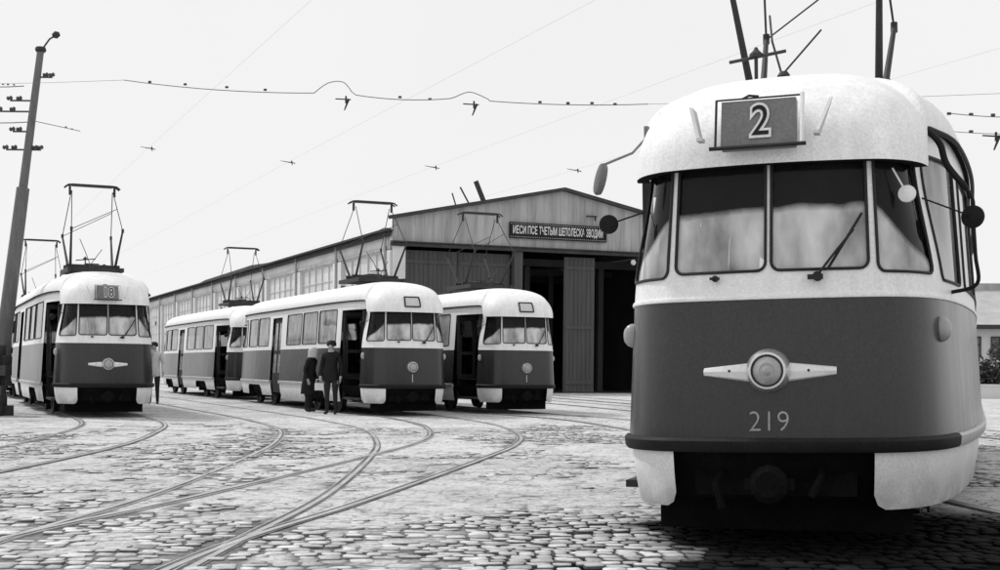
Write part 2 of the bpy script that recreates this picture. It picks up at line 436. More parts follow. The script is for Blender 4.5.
def mk_roof():
    us = np.concatenate([np.linspace(0, 2.6, 70), np.linspace(2.7, P - 2.7, 60), np.linspace(P - 2.6, P, 70)])
    us = np.concatenate([-us[::-1][:-1], us]); us = us[1:]
    ks = [0, .004, .012, .03, .06, .1, .16, .24, .34, .46, .6, .75, .9, 1.0]
    pw = 2.35; b = MB(); nk = len(ks) + 1; n = len(us)
    for u in us:
        ze = z_eave(u); fr = 1 - sm(.3, 1.2, endd(u))
        base = S(u, ze, .035 + .075 * fr)
        b.v.append(tuple(S(u, ze, .022)))          # soffit, inner edge
        x, y = base.x, base.y
        tx = 0; ty = max(-HL + 1.75, min(HL - 1.75, y)); zt = 3.20
        if abs(y) > HL - 1.75: pass
        for k in ks:
            g = (1 - (1 - k) ** pw) ** (1 / pw)
            b.v.append((x + (tx - x) * k, y + (ty - y) * k, ze + (zt - ze) * g))
    for i in range(n):
        i2 = (i + 1) % n
        for j in range(nk - 1):
            b.f.append((i * nk + j, i2 * nk + j, i2 * nk + j + 1, i * nk + j + 1)); b.mi.append(0)
    me = b.mesh('roof', [M['roof'], M['visor_shade']])
    bm = bmesh.new(); bm.from_mesh(me); bmesh.ops.remove_doubles(bm, verts=bm.verts, dist=.0006); bm.to_mesh(me); bm.free()
    for p in me.polygons: p.material_index = 1 if p.normal.z < -.7 else 0  # eave undersides coloured dark to paint in their shade
    me.polygons.foreach_set('use_smooth', [True] * len(me.polygons)); me.set_sharp_from_angle(angle=R(60)); return me
def roof_pt(u, k):
    ze = z_eave(u); fr = 1 - sm(.3, 1.2, endd(u)); base = S(u, ze, .035 + .075 * fr)
    ty = max(-HL + 1.75, min(HL - 1.75, base.y)); g = (1 - (1 - k) ** 2.35) ** (1 / 2.35)
    return Vector((base.x * (1 - k), base.y + (ty - base.y) * k, ze + (3.20 - ze) * g))
def floor_mesh():
    us = np.linspace(-P, P, 160)[1:]; b = MB()
    b.face([S(u, .86, -.06) for u in us]); return b.mesh('floor', M['lining'])
def under_mesh():
    b = MB()
    us = np.linspace(-P, P, 160)[1:]
    top = [S(u, .70, -.05) for u in us]
    pts0 = [Vector((p.x * .86, p.y * .965, .34)) for p in top]
    k = len(top)
    b.v = [tuple(p) for p in top] + [tuple(p) for p in pts0]
    for i in range(k): b.f.append((i, (i + 1) % k, k + (i + 1) % k, k + i)); b.mi.append(0)
    b.f.append(tuple(k + i for i in range(k))); b.mi.append(0)
    b.f.append(tuple(range(k))); b.mi.append(0)
    for y, w in ((-6.55, .7), (6.55, .7)): b.box((0, y, .47), (1.0, .35, .2))
    return b.mesh('underframe', M['under'])
def wheel_mesh():
    b = MB(); m = Matrix.Rotation(R(90), 4, 'Y')
    b.lathe([(.10, -.075), (.13, -.06), (.27, -.05), (.30, -.065), (.335, -.06), (.345, .05), (.375, .055), (.375, .075), (.29, .075), (.27, .05), (.1, .06)], m, 24)
    return b.mesh('wheel', M['iron'], True)
def bogie_mesh():
    b = MB()
    for x in (-1, 1):
        b.box((x * .98, 0, .40), (.10, 2.3, .16)); b.box((x * .98, -.95, .36), (.16, .28, .26)); b.box((x * .98, .95, .36), (.16, .28, .26))
        b.tube([(x * .98, -.1, .48), (x * .98, -.1, .22)], .09, 8); b.tube([(x * .98, .2, .48), (x * .98, .2, .22)], .09, 8)
    b.box((0, 0, .42), (1.9, .3, .2))
    return b.mesh('bogie', M['under'])
def coupler_mesh():
    b = MB(); y0 = -HL
    b.bar((0, y0 + .9, .50), (0, y0 - .06, .46), .12, .12); b.lathe([(.05, -.1), (.11, -.04), (.12, .02), (.08, .05)], axis_m((0, y0 - .02, .46), (0, -1, 0)), 12); b.box((0, y0 + .0, .46), (.30, .05, .07))
    b.tube([(.28, y0 + .3, .62), (.30, y0 + .06, .5), (.24, y0 + .02, .38)], .025, 6)
    b.tube([(-.3, y0 + .3, .6), (-.34, y0 + .05, .45), (-.3, y0 + .05, .3)], .025, 6)
    # lifeguard board hung in front of the first axle
    b.box((0, y0 + .62, .25), (1.62, .05, .27)); b.bar((-.6, y0 + .65, .3), (-.6, y0 + 1.1, .5), .05, .05); b.bar((.6, y0 + .65, .3), (.6, y0 + 1.1, .5), .05, .05)
    return b.mesh('coupler', M['under'])
def gasket_mesh(poly, m, r=.013):
    pts = densify(poly, .08); b = MB(); b.tube([S(u, z, .006) for u, z in pts], r, 6, closed=True); return b.mesh('window', m, True)
def pane_mesh(poly, m): return patch_mesh('pane', poly, [], .09, Sfun(-.008), m)
def door_leaf(d0, d1):
    """one narrow folding leaf: dark frame with two lights"""
    a, b_ = u_d(d1, -1), u_d(d0, -1); zc = [.42, 1.35, 1.42, 2.48]
    holes = [rrect(a + .07, b_ - .07, .95, 1.48, .03, n=2), rrect(a + .07, b_ - .07, 1.58, 2.36, .03, n=2)]
    me = patch_mesh('door', [(a, .40), (b_, .40), (b_, 2.49), (a, 2.49)], holes, .12, Sfun(-.05), M['lining'])
    g = []
    for h in holes: g.append(patch(h, [], .2, Sfun(-.055)))
    return me, g
def folded_leaf(d, z0=.42, z1=2.46, depth=.5):
    p = S(u_d(d, -1), 1.2, -.06); b = MB(); n = Snorm(u_d(d, -1))
    for k in range(2):
        q = p - n * (depth / 2 + .02) + Vector((0, (k * .06), 0))
        rot = Matrix.Rotation(math.atan2(n.y, n.x), 3, 'Z')
        for zz0, zz1 in ((z0, .98), (1.48, 1.56), (2.36, z1)): b.box((q.x, q.y, (zz0 + zz1) / 2), (depth, .03, zz1 - zz0), rot)
        for e in (-1, 1):
            qq = q + rot @ Vector((e * (depth / 2 - .03), 0, 0)); b.box((qq.x, qq.y, (z0 + z1) / 2), (.06, .034, z1 - z0 - .004), rot)
    return b.mesh('door', M['lining'])
def steps_mesh(d0, d1):
    b = MB(); c = (d0 + d1) / 2; x = S(u_d(c, -1), .5).x; y = -HL + c
    b.box((x + .28, y, .39), (.5, d1 - d0 - .04, .05)); b.box((x + .50, y, .62), (.5, d1 - d0 - .04, .05))
    b.tube([(x + .12, -HL + d1 - .1, .9), (x + .12, -HL + d1 - .1, 2.0)], .018, 6)
    return b.mesh('step', M['iron'])
def shade_sheet_mesh():  # dark sheet behind the glass, drawn in as the visor's shade
    pts = [(u_x(.0), 2.15), (u_x(.2), 2.11), (u_x(.42), 2.105), (u_x(.60), 2.15), (u_x(.66), 2.18), (u_x(.73), 2.14), (u_x(.80), 2.05), (u_x(.88), 1.92), (u_x(.96), 1.79), (u_x(1.0), 1.72), (u_x(1.03), 1.72)]
    top = [(u_x(1.03), 2.49), (-u_x(1.03), 2.49)]
    poly = [(-a, b) for a, b in pts[::-1]] + pts[1:] + top
    return patch_mesh('visor_shade_sheet', poly, [], .08, Sfun(-.035), M['visor_shade'])
def panto_parts():
    D0 = -HL + 3.1; z0 = 3.20; out = {}
    b = MB()
    for x in (-.58, .58): b.box((x, D0, z0 + .1), (.08, 1.7, .09))
    for y in (-.75, 0, .75): b.box((0, D0 + y, z0 + .1), (1.2, .08, .08))
    for x in (-.55, .55):
        for y in (-.7, .7):
            b.lathe([(.06, 0), (.09, .015), (.05, .03), (.09, .05), (.05, .065), (.06, .1)], Matrix.Translation((x, D0 + y, z0 - .10)), 10)
    b.tube([(-.1, D0 - .3, z0 + .2), (-.1, D0 + .4, z0 + .2)], .06, 8); b.tube([(.25, D0 - .3, z0 + .22), (.25, D0 + .3, z0 + .22)], .045, 8)
    b.box((.0, D0, z0 + .22), (.3, .3, .12))
    out['base'] = b.mesh('base_frame', M['iron'])
    b = MB(); zk = z0 + .98; ze = 5.28
    for sx in (-1, 1):
        for sy in (-1, 1):
            b.tube([(sx * .50, D0 + sy * .25, z0 + .2), (sx * .56, D0 + sy * 1.0, zk)], [.032, .022], 8)
            b.tube([(sx * .56, D0 + sy * 1.0, zk - .04), (sx * .56, D0 + sy * 1.0, zk + .05)], .030, 8)
    for sy in (-1, 1): b.tube([(-.6, D0 + sy * .25, z0 + .2), (.6, D0 + sy * .25, z0 + .2)], .045, 8)
    out['low'] = b.mesh('lower_arms', M['iron'], True)
    b = MB()
    for sx in (-1, 1):
        for sy in (-1, 1): b.tube([(sx * .56, D0 + sy * 1.0, zk), (sx * .46, D0 + sy * .05, ze - .12)], .010, 6)
        b.tube([(sx * .50, D0, ze - .22), (sx * .50, D0, ze - .02)], .03, 6)
    for sy in (-1, 1):
        pass
        b.tube([(-.56, D0 + sy, zk), (.50, D0 + sy * .5, (zk + ze) / 2)], .008, 5)
    out['up'] = b.mesh('upper_arms', M['iron'], True)
    b = MB()
    for sy in (-.09, .09):
        b.tube([(-.62, D0 + sy, ze - .05), (-.54, D0 + sy, ze + .01), (-.44, D0 + sy, ze + .02), (.44, D0 + sy, ze + .02), (.54, D0 + sy, ze + .01), (.62, D0 + sy, ze - .05)], .020, 7)
    b.box((0, D0, ze + .0), (.9, .2, .025))
    out['bow'] = b.mesh('collector_bow', M['iron'], True)
    return out
PANT = None
def wedge(x0, x1, h0, h1, y):   # tapered headlight wing in (u, z)
    pass

def build_tram(loc, rz, label, wings, board, number=None, near=False, wiper=True):
    global PANT
    T = empty('tram', (loc[0], loc[1], 0), rz); tag(T, label, 'tram', 'trams of the depot')
    def part(name, key, fn, m=None, parent=T): return add(name, cached(key, fn), parent)
    part('body', 'lower', mk_lower)
    up = part('upper_body', 'upper', mk_upper)
    rf = part('roof', 'roof', mk_roof)
    part('skirt', 'skirt', mk_skirt)
    part('floor', 'floor', floor_mesh)
    part('underframe', 'under', under_mesh)
    part('coupler', 'coupler', coupler_mesh)
    ub = u_d(.86, 1)
    part('bumper', 'bumper', lambda: sweep_strip(-u_d(.70, 1), ub, BPROF, M['bumper'], 'bumper'))
    part('trim_strip', 'strip_r', lambda: sweep_strip(ub + .01, P - .4, SPROF, M['strip'], 'trim_strip'))
    dcuts = [abs(u_d(x, -1)) for d in DOORS for x in d]
    part('trim_strip', 'strip_l1', lambda: sweep_strip(-dcuts[2], -dcuts[1], SPROF, M['strip'], 'trim_strip'))
    part('trim_strip', 'strip_l2', lambda: sweep_strip(-(P - .4), -dcuts[3], SPROF, M['strip'], 'trim_strip'))
    part('belt_moulding', 'belt', lambda: sweep_strip(-u_d(.70, 1), u_d(6.9, 1), [(-.02, 1.585), (.010, 1.59), (.014, 1.602), (.010, 1.615), (-.02, 1.62)], M['cream'], 'belt_moulding'))
    for s in (-1, 1):
        part('gutter', 'gutter%d' % s, lambda: (lambda b: (b.tube([S(s * u, z_eave(u) - .005, .055) for u in np.linspace(u_d(.75, 1), P - u_d(.75, 1), 60)], .017, 6), b.mesh('gutter', M['bumper'], True))[1])(MB()))
    for b in BOGIES:
        bo = part('bogie', 'bogie', bogie_mesh); bo.location = (0, -HL + b, 0)
        for sx in (-1, 1):
            for sy in (-.95, .95):
                w = add('wheel', cached('wheel', wheel_mesh), bo); w.location = (sx * .762, sy, .375)
                if sx < 0: w.rotation_euler = (0, 0, math.pi)
    for i, (kind, poly) in enumerate(WINS):
        gm = M['black'] if kind == 'windscreen' else M['black']
        w = part('window', 'gask%d' % i, lambda: gasket_mesh(poly, gm, .010 if kind == 'windscreen' else .010))
        part('pane', 'pane%d' % i, lambda: pane_mesh(poly, M[kind]), parent=w)
    # doors: the first stands folded open, the second is shut
    d0, d1 = DOORS[0]
    for d in (d0 + .02, d1 - .09):
        part('door', 'fold%.2f' % d, lambda: folded_leaf(d))
    part('step', 'steps', lambda: steps_mesh(*DOORS[0]))
    d0, d1 = DOORS[1]; mid = (d0 + d1) / 2
    for a, b in ((d0 + .02, mid - .01), (mid + .01, d1 - .02)):
        key = 'leaf%.2f' % a
        if key not in CACHE:
            me, g = door_leaf(a, b); CACHE[key] = me
            v = []; f = []
            for vv, ff in g: k = len(v); v += vv; f += [tuple(k + q for q in t) for t in ff]
            pm = bpy.data.meshes.new('pane'); pm.from_pydata([tuple(p) for p in v], [], f); pm.materials.append(M['glass']); CACHE[key + 'p'] = pm
        dd = add('door', CACHE[key], T); add('pane', CACHE[key + 'p'], dd)
    part('visor_shade_sheet', 'visor_shade', shade_sheet_mesh)
    def bulk():
        b = MB(); y = -HL + 2.08
        b.box((.52, y, 1.28), (1.05, .04, .84)); b.box((.98, y, 2.1), (.08, .04, .8)); b.box((.02, y, 2.1), (.06, .04, .8)); b.box((.5, y, 2.55), (1.1, .04, .12))
        return b.mesh('cab_partition', M['panel'])
    part('cab_partition', 'bulk', bulk)
    def seat():
        b = MB(); y = -HL + 1.35
        b.box((.15, y, 1.22), (.48, .46, .1)); b.box((.15, y + .24, 1.52), (.46, .09, .5)); b.tube([(.15, y, .86), (.15, y, 1.2)], .05, 8)
        b.box((.1, -HL + .5, 1.30), (1.2, .35, .45))
        b.tube([(.1, -HL + .78, 1.53), (.1, -HL + .78, 1.66)], .03, 8)
        return b.mesh('driver_seat', M['lining'])
    part('driver_seat', 'seat', seat)
    def pseat():
        b = MB(); b.box((0, 0, 1.3), (.42, .42, .08)); b.box((0, .22, 1.62), (.42, .06, .56)); b.box((0, 0, 1.07), (.08, .3, .385))
        return b.mesh('passenger_seat', M['lining'])
    for k in range(9):
        part('passenger_seat', 'pseat', pseat).location = (.80, -HL + 2.9 + k * 1.05, 0)
    # headlight
    zH = 1.15; y0 = S(0, zH).y
    def hl_rim():
        b = MB(); m = axis_m((0, y0 + .03, zH), (0, -1, 0))
        b.lathe([(.135, 0), (.135, .05), (.128, .085), (.112, .11), (.098, .112), (.092, .10), (.088, .09)], m, 36)
        return b.mesh('headlight', M['chrome'], True)
    def hl_lens():
        b = MB(); m = axis_m((0, y0 + .03, zH), (0, -1, 0))
        b.lathe([(.090, .095), (.088, .108), (.070, .121), (.045, .130), (.042, .126), (.030, .128), (.022, .136), (.008, .139)], m, 32)
        return b.mesh('lens', M['lens'], True)
    def hl_ring():
        b = MB(); pts = [(.094 * math.cos(a), y0 + .03 - .112, zH + .094 * math.sin(a)) for a in np.linspace(0, 2 * math.pi, 33)[:-1]]
        b.tube(pts, .006, 6, closed=True); return b.mesh('rubber_ring', M['black'], True)
    hd = part('headlight', 'hl_rim' , hl_rim); part('lens', 'hl_lens', hl_lens, parent=hd); part('rubber_ring', 'hl_ring', hl_ring, parent=hd)
    if wings:
        for s in (-1, 1):
            def wing():
                b = MB(); n = 10; rows = []
                for i in range(n + 1):
                    u = s * (.10 + (.405 - .10) * i / n); h = .064 - .040 * i / n
                    c = zH - .004
                    rows.append([S(u, c - h, .004), S(u, c - h * .8, .018), S(u, c, .026), S(u, c + h * .75, .018), S(u, c + h * .75 + .006, .004)])
                for i in range(n):
                    for j in range(4):
                        q = [rows[i][j], rows[i + 1][j], rows[i + 1][j + 1], rows[i][j + 1]]
                        b.face(q if s > 0 else q[::-1])
                b.face(rows[-1] if s > 0 else rows[-1][::-1])
                me = b.mesh('headlight_wing', M['alu'])
                bm = bmesh.new(); bm.from_mesh(me); bmesh.ops.remove_doubles(bm, verts=bm.verts, dist=.0005); bm.to_mesh(me); bm.free(); return me
            w = part('headlight_wing', 'wing%d' % s, wing)
            part('screw', 'screw%d' % s, lambda: (lambda b: (b.lathe([(.009, 0), (.007, .006)], axis_m(S(s * .24, zH, .024), Snorm(s * .24)), 10), b.mesh('screw', M['black']))[1])(MB()), parent=w)
    else:
        part('handrail', 'tick', lambda: (lambda b: (b.tube([S(0, .80, .012), S(0, .98, .012)], .012, 6), b.mesh('handrail', M['strip']))[1])(MB()))
    if number:
        add('fleet_number', text_mesh('fleet_number', number, .178, lambda x, y: S(x, .835 + y, .004), M['silverletter'], -.0025, .96), T)
    # indicator lamps on the front corners
    for s in (-1, 1):
        def ind():
            u = s * u_d(.62, 1); b = MB(); p = S(u, 1.40, -.005); n = Snorm(u)
            m = axis_m(p, n) @ Matrix.Diagonal((.62, 1.25, 1, 1))
            b.lathe([(.065, 0), (.065, .02), (.055, .045), (.035, .065), (.012, .072)], m, 18); return b.mesh('indicator_lamp', M['lamp'], True)
        part('indicator_lamp', 'ind%d' % s, ind)
    # wipers
    def wiper_m():
        b = MB(); p = S(.30, 1.72, .02)
        b.lathe([(.03, 0), (.03, .03), (.02, .045)], axis_m(p + Vector((0, .02, 0)), (0, -1, 0)), 12); b.box(p + Vector((-.01, -.03, -.005)), (.09, .03, .03))
        b.tube([p + Vector((0, -.04, 0)), S(.42, 1.88, .05), S(.52, 2.0, .04)], .008, 6)
        b.tube([S(.36, 1.76, .03), S(.575, 2.10, .028)], .009, 5)
        return b.mesh('wiper', M['black'])
    part('wiper', 'wiper', wiper_m)
    def wiper_s():
        b = MB(); p = S(-.335, 1.725, .01)
        b.lathe([(.02, 0), (.02, .03), (.01, .04)], axis_m(p, (0, -1, 0)), 10); b.box(p + Vector((0, -.03, 0)), (.06, .02, .016)); return b.mesh('wiper_spindle', M['black'])
    part('wiper_spindle', 'wiper_s', wiper_s)
    # mirrors
    def mir_l():
        b = MB(); a = roof_pt(-u_d(.55, 1), .06)
        b.tube([a, a + Vector((-.10, -.05, -.12)), Vector((-1.12, -HL + .33, 2.52))], .009, 6)
        b.box(a + Vector((-.01, 0, .0)), (.03, .05, .12))
        c = Vector((-1.13, -HL + .32, 2.43)); rot = Matrix.Rotation(R(14), 4, 'Y') @ Matrix.Rotation(R(-35), 4, 'Z')
        m = Matrix.Translation(c) @ rot @ Matrix.Rotation(R(90), 4, 'X') @ Matrix.Diagonal((.30, .95, 1, 1))
        b.lathe([(.105, -.03), (.115, 0), (.105, .02), (.06, .028)], m, 18); return b.mesh('mirror', M['board'], True)
    def disc(c, n, r, mt, rod0):
        b = MB(); b.lathe([(r, -.012), (r * 1.05, 0), (r, .014), (r * .25, .024)], axis_m(c, n), 20); b.tube([rod0, c], .006, 5)
        return b.mesh('mirror', mt, True)
    part('mirror', 'mir_disc_l', lambda: disc(Vector((-1.10, -HL + .42, 2.14)), (.3, -1, 0), .062, M['bumper'], S(-u_d(.56, 1), 2.24, .0)))
    if near:
        part('mirror', 'mir_l', mir_l)
        part('mirror', 'mir_disc_in', lambda: disc(S(u_x(.86), 2.22, .06), (-.1, -1, .05), .052, M['alu'], S(u_x(.80), 2.38, .03)))
        cR = Vector((1.19, -HL + .92, 2.13))
        part('mirror', 'mir_disc_r', lambda: disc(cR, (-.25, -1, 0), .072, M['bumper'], S(u_d(.66, 1), 2.24, .0)))
        def bracket():
            b = MB(); a = S(u_d(.66, 1), 2.68, .05)
            p = catmull([a, a + Vector((.05, .05, -.02)), a + Vector((.11, .12, -.09)), a + Vector((.15, .16, -.22)), cR + Vector((-.01, .02, .14)), cR, cR + Vector((.012, .0, -.25)), Vector((1.21, -HL + .98, 1.70)), S(u_d(1.05, 1), 1.655, 0)], 6)
            p = [Vector(q) for q in p]; n = len(p)
            b.tube(p, [.022 if i < n * .45 else .013 for i in range(n)], 7); return b.mesh('mirror_bracket', M['bumper'], True)
        part('mirror_bracket', 'bracket', bracket)
    # destination box on the roof front
    if board:
        tilt = Matrix.Rotation(R(-12), 4, 'X'); c = Matrix.Translation((-.035, -HL - .045, 2.655)) @ tilt
        def W(x, z, o): return c @ Vector((x, -o, z))
        def brd():
            b = MB()
            b.v += [tuple(W(x, z, o)) for x in (-.225, .225) for o in (-.07, .010) for z in (-.145, .15)]
            for q in ((0, 1, 3, 2), (4, 6, 7, 5), (0, 4, 5, 1), (2, 3, 7, 6), (0, 2, 6, 4), (1, 5, 7, 3)): b.f.append(q); b.mi.append(0)
            return b.mesh('route_board', M['board'])
        bd = part('route_board', 'brd', brd)
        def frm():
            b = MB()
            b.tube([W(-.29, -.158, .03), W(.29, -.158, .03)], .013, 6); b.tube([W(-.255, -.15, .02), W(-.255, .16, .02)], .008, 6)
            b.tube([W(-.25, .16, .015), W(.25, .16, .015)], .006, 6)
            b.tube([W(-.1, .165, .0), W(-.06, .185, .0), (W(.0, .175, 0))], .008, 5)
            return b.mesh('board_holder', M['black'])
        part('board_holder', 'frm', frm, parent=bd)
        part('board_clip', 'clip', lambda: (lambda b: (b.tube([W(.265, -.15, .02), W(.265, .17, .02)], .014, 6), b.mesh('board_clip', M['alu']))[1])(MB()), parent=bd)
        sz = .28
        add('digit_outline', text_mesh('digit_outline', board, sz, lambda x, y: W(x + .015, y, .022), M['white'], .017, .86), bd)
        add('digit', text_mesh('digit', board, sz, lambda x, y: W(x + .015, y, .026), M['ink'], .000, .86), bd)
    else:
        u0 = .02
        def Wf(x, z, o): return roof_pt(u_x(x), z) + Vector((0, -o, 0))
        def dbox():
            b = MB(); pts = []
            for x, k in [(-.19, .006), (.19, .006), (.19, .07), (-.19, .07)]: pts.append((x, k))
            b.tube([Wf(x, k, .02) for x, k in densify(pts, .02)], .016, 7, closed=True); return b.mesh('destination_box', M['bumper'], True)
        db = part('destination_box', 'dbox', dbox)
        def dpane():
            b = MB()
            xs = np.linspace(-.19, .19, 7); ks = np.linspace(.006, .07, 6)
            for i in range(6):
                for j in range(5): b.face([Wf(xs[i], ks[j], .012), Wf(xs[i + 1], ks[j], .012), Wf(xs[i + 1], ks[j + 1], .012), Wf(xs[i], ks[j + 1], .012)])
            return b.mesh('pane', M['palewall'])
        part('pane', 'dpane', dpane, parent=db)
    if near or board:
        for s in (-1, 1):
            def fin():
                b = MB(); p = Vector((0, 0, 0))
                a = [p, p + Vector((s * .02, -.05, -.03)), p + Vector((s * .005, .0, -.09))]
                A = Vector((s * .40 - .03, -HL + .06, 2.77)); B = Vector((s * .345 - .03, -HL - .03, 2.57)); C = Vector((s * .345 - .03, -HL - .15, 2.57)); D = Vector((s * .415 - .03, -HL + .0, 2.79))
                t = Vector((.022 * s, 0, .004))
                b.face([A, B, C, D]); b.face([q + t for q in (D, C, B, A)])
                for q0, q1 in ((A, B), (B, C), (C, D), (D, A)): b.face([q0, q0 + t, q1 + t, q1])
                b.box(Vector((s * .348 - .03, -HL - .10, 2.565)), (.035, .10, .02)); return b.mesh('sign_lamp', M['palewall'])
            part('sign_lamp', 'fin%d' % s, fin)
    def arrester():
        b = MB(); x, y = -.30, -HL + 1.7
        b.tube([(x, y, 3.05), (x, y, 3.48)], .014, 7); b.lathe([(.05, 0), (.05, .02), (.02, .05), (.01, .07)], Matrix.Translation((x, y, 3.47)), 10)
        b.tube([(x - .20, y + .02, 3.45), (x + .22, y - .02, 3.49)], .013, 6)
        b.lathe([(.03, 0), (.05, .02), (.03, .04), (.05, .06), (.03, .09)], Matrix.Translation((x + .16, y + .3, 3.32)), 10)
        b.tube([(x + .14, y + .35, 3.06), (x + .16, y + .3, 3.34), (x + .05, y + .5, 3.7), (x - .02, y + .9, 4.0)], .009, 5)
        b.tube([(x + .16, y + .3, 3.40), (x + .42, y + .5, 3.75)], .008, 5)
        return b.mesh('lightning_arrester', M['iron'])
    part('lightning_arrester', 'arrester', arrester)
    if PANT is None: PANT = panto_parts()
    pa = add('pantograph', PANT['base'], T)
    for k, nm in (('low', 'lower_arms'), ('up', 'upper_arms'), ('bow', 'collector_bow')): add(nm, PANT[k], pa)
    return T

A0 = R(23.4)
def nose_to_centre(nx, ny, a): return (nx - math.sin(a) * HL, ny + math.cos(a) * HL)
def put(nx, ny, a, *args, **kw):
    return build_tram(nose_to_centre(nx, ny, a), a, *args, **kw)
big_tram = put(1.66, 8.22, R(-19.3), 'large dark tram close up at the right with route 2 board and number 219', True, '2', '219', near=True)
big_tram.rotation_euler[1] = R(-1.3)       # it leans a little on the canted curve
put(-8.30, 28.6, R(23.5), 'tram at the far left carrying route 18 board and winged headlight', True, '18')
put(-2.02, 31.2, A0, 'tram in the middle with open front door and two people beside it', False, None)
put(.66, 33.4, A0, 'tram nearest the depot doors, its nose clear of the middle tram', False, None)
put(-2.02 - math.sin(A0) * 14.9, 31.2 + math.cos(A0) * 14.9, A0, 'tram queued directly behind the middle tram along the white wall', False, None)
put(-8.20 - math.sin(A0) * 15.2, 28.6 + math.cos(A0) * 15.2, A0, 'tram hidden behind the route 18 tram, only its raised pantograph showing', False, None)

# ------------------------------------------------------------------ ground, tracks, setts
def ground_material(near=False):
    m = bpy.data.materials.new('dusty_yard'); m.use_nodes = True
    nt = m.node_tree; N = nt.nodes; L = nt.links; b = N['Principled BSDF']; b.inputs['Roughness'].default_value = .95; b.inputs['Specular IOR Level'].default_value = .03
    ge = N.new('ShaderNodeNewGeometry')
    def noise(scale, detail, rough=.6):
        n = N.new('ShaderNodeTexNoise'); n.inputs['Scale'].default_value = scale; n.inputs['Detail'].default_value = detail; n.inputs['Roughness'].default_value = rough
        L.new(ge.outputs['Position'], n.inputs['Vector']); return n
    def rng(src, a, c, lo, hi):
        r = N.new('ShaderNodeMapRange'); r.inputs['From Min'].default_value = a; r.inputs['From Max'].default_value = c
        r.inputs['To Min'].default_value = lo; r.inputs['To Max'].default_value = hi; L.new(src, r.inputs['Value']); return r.outputs[0]
    def mul(a, c):
        q = N.new('ShaderNodeMath'); q.operation = 'MULTIPLY'; L.new(a, q.inputs[0]); L.new(c, q.inputs[1]); return q.outputs[0]
    big = rng(noise(.35, 8, .65).outputs['Fac'], .34, .54, .74, 1.0)
    mid = rng(noise(2.2, 9, .7).outputs['Fac'], .33, .48, .6, 1.0)
    fine = mul(rng(noise(24, 6, .7).outputs['Fac'], .3, .62, .66, 1.06), rng(noise(7, 7, .75).outputs['Fac'], .33, .45, .45, 1.0))
    # half-buried setts still read as dark joints
    vo = N.new('ShaderNodeTexVoronoi'); vo.feature = 'DISTANCE_TO_EDGE'; vo.inputs['Scale'].default_value = 1.0; vo.inputs['Randomness'].default_value = .55
    mp = N.new('ShaderNodeMapping'); mp.inputs['Scale'].default_value = (5.2, 6.2, 1); mp.inputs['Rotation'].default_value = (0, 0, .15)
    L.new(ge.outputs['Position'], mp.inputs[0]); L.new(mp.outputs[0], vo.inputs['Vector'])
    joint = rng(vo.outputs['Distance'], .03, .10, .35, 1.0)
    mask = rng(noise(.9, 7, .65).outputs['Fac'], .42, .62, .85, 0.0)   # where sand hides the joints
    mx = N.new('ShaderNodeMix'); mx.data_type = 'FLOAT'; L.new(mask, mx.inputs[0]); L.new(joint, mx.inputs[2]); mx.inputs[3].default_value = 1.0
    v = mul(mul(mul(big, mid), fine), mx.outputs[0])
    if near:      # darker soil in the open joints, the large tram's shadow painted black on the ground
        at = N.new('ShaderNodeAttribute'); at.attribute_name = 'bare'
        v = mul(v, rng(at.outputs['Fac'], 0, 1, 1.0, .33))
        ao = N.new('ShaderNodeAttribute'); ao.attribute_name = 'tram_shadow'
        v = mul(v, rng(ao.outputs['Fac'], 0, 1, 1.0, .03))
    c = N.new('ShaderNodeMath'); c.operation = 'MULTIPLY'; L.new(v, c.inputs[0]); c.inputs[1].default_value = .74
    cc = N.new('ShaderNodeCombineColor')
    for i in range(3): L.new(c.outputs[0], cc.inputs[i])
    L.new(cc.outputs[0], b.inputs['Base Color'])
    bp = N.new('ShaderNodeBump'); bp.inputs['Strength'].default_value = .7; bp.inputs['Distance'].default_value = .03
    L.new(v, bp.inputs['Height']); L.new(bp.outputs[0], b.inputs['Normal'])
    return m
g = MB(); g.face([(-900, -300, 0), (900, -300, 0), (900, 1500, 0), (-900, 1500, 0)])
go = add('ground', g.mesh('ground', ground_material())); go['kind'] = 'structure'

GA = .762
def smooth_path(P_, per=10): return catmull(P_, per)
def offset_path(path, o):
    out = []
    for i, p in enumerate(path):
        a = path[max(i - 1, 0)]; b = path[min(i + 1, len(path) - 1)]
        dx, dy = b[0] - a[0], b[1] - a[1]; l = math.hypot(dx, dy)
        out.append((p[0] + dy / l * o, p[1] - dx / l * o))
    return out
RAILPTS = []
NTR = [0]
def track(name_label, ctl):
    NTR[0] += 1; dz = .003 * NTR[0]
    path = smooth_path(ctl, 12); b = MB()
    for s in (-1, 1):
        for (o0, o1, z, mi) in ((-.022, .022, .012, 0), (.022, .060, .006, 1), (.060, .072, .010, 0), (-.044, -.022, .005, 1)):
            oo0, oo1 = s * GA - s * o0, s * GA - s * o1; z = z + dz
            A = offset_path(path, oo0); B = offset_path(path, oo1); b.cur = mi
            for i in range(len(path) - 1):
                q = [(A[i][0], A[i][1], z), (A[i + 1][0], A[i + 1][1], z), (B[i + 1][0], B[i + 1][1], z), (B[i][0], B[i][1], z)]
                n = (Vector(q[1]) - Vector(q[0])).cross(Vector(q[2]) - Vector(q[0]))
                b.face(q if n.z > 0 else q[::-1])
                if mi == 0:
                    for X in (A, B): b.face([(X[i][0], X[i][1], z), (X[i + 1][0], X[i + 1][1], z), (X[i + 1][0], X[i + 1][1], -.02), (X[i][0], X[i][1], -.02)])
        RAILPTS.extend(offset_path(path, s * (GA - .03)))
    o = add('tram_track', b.mesh('tram_track', [M['rail'], M['groove']])); o['kind'] = 'structure'; return o
def ray(x, y, a, t): return (x - math.sin(a) * t, y + math.cos(a) * t)
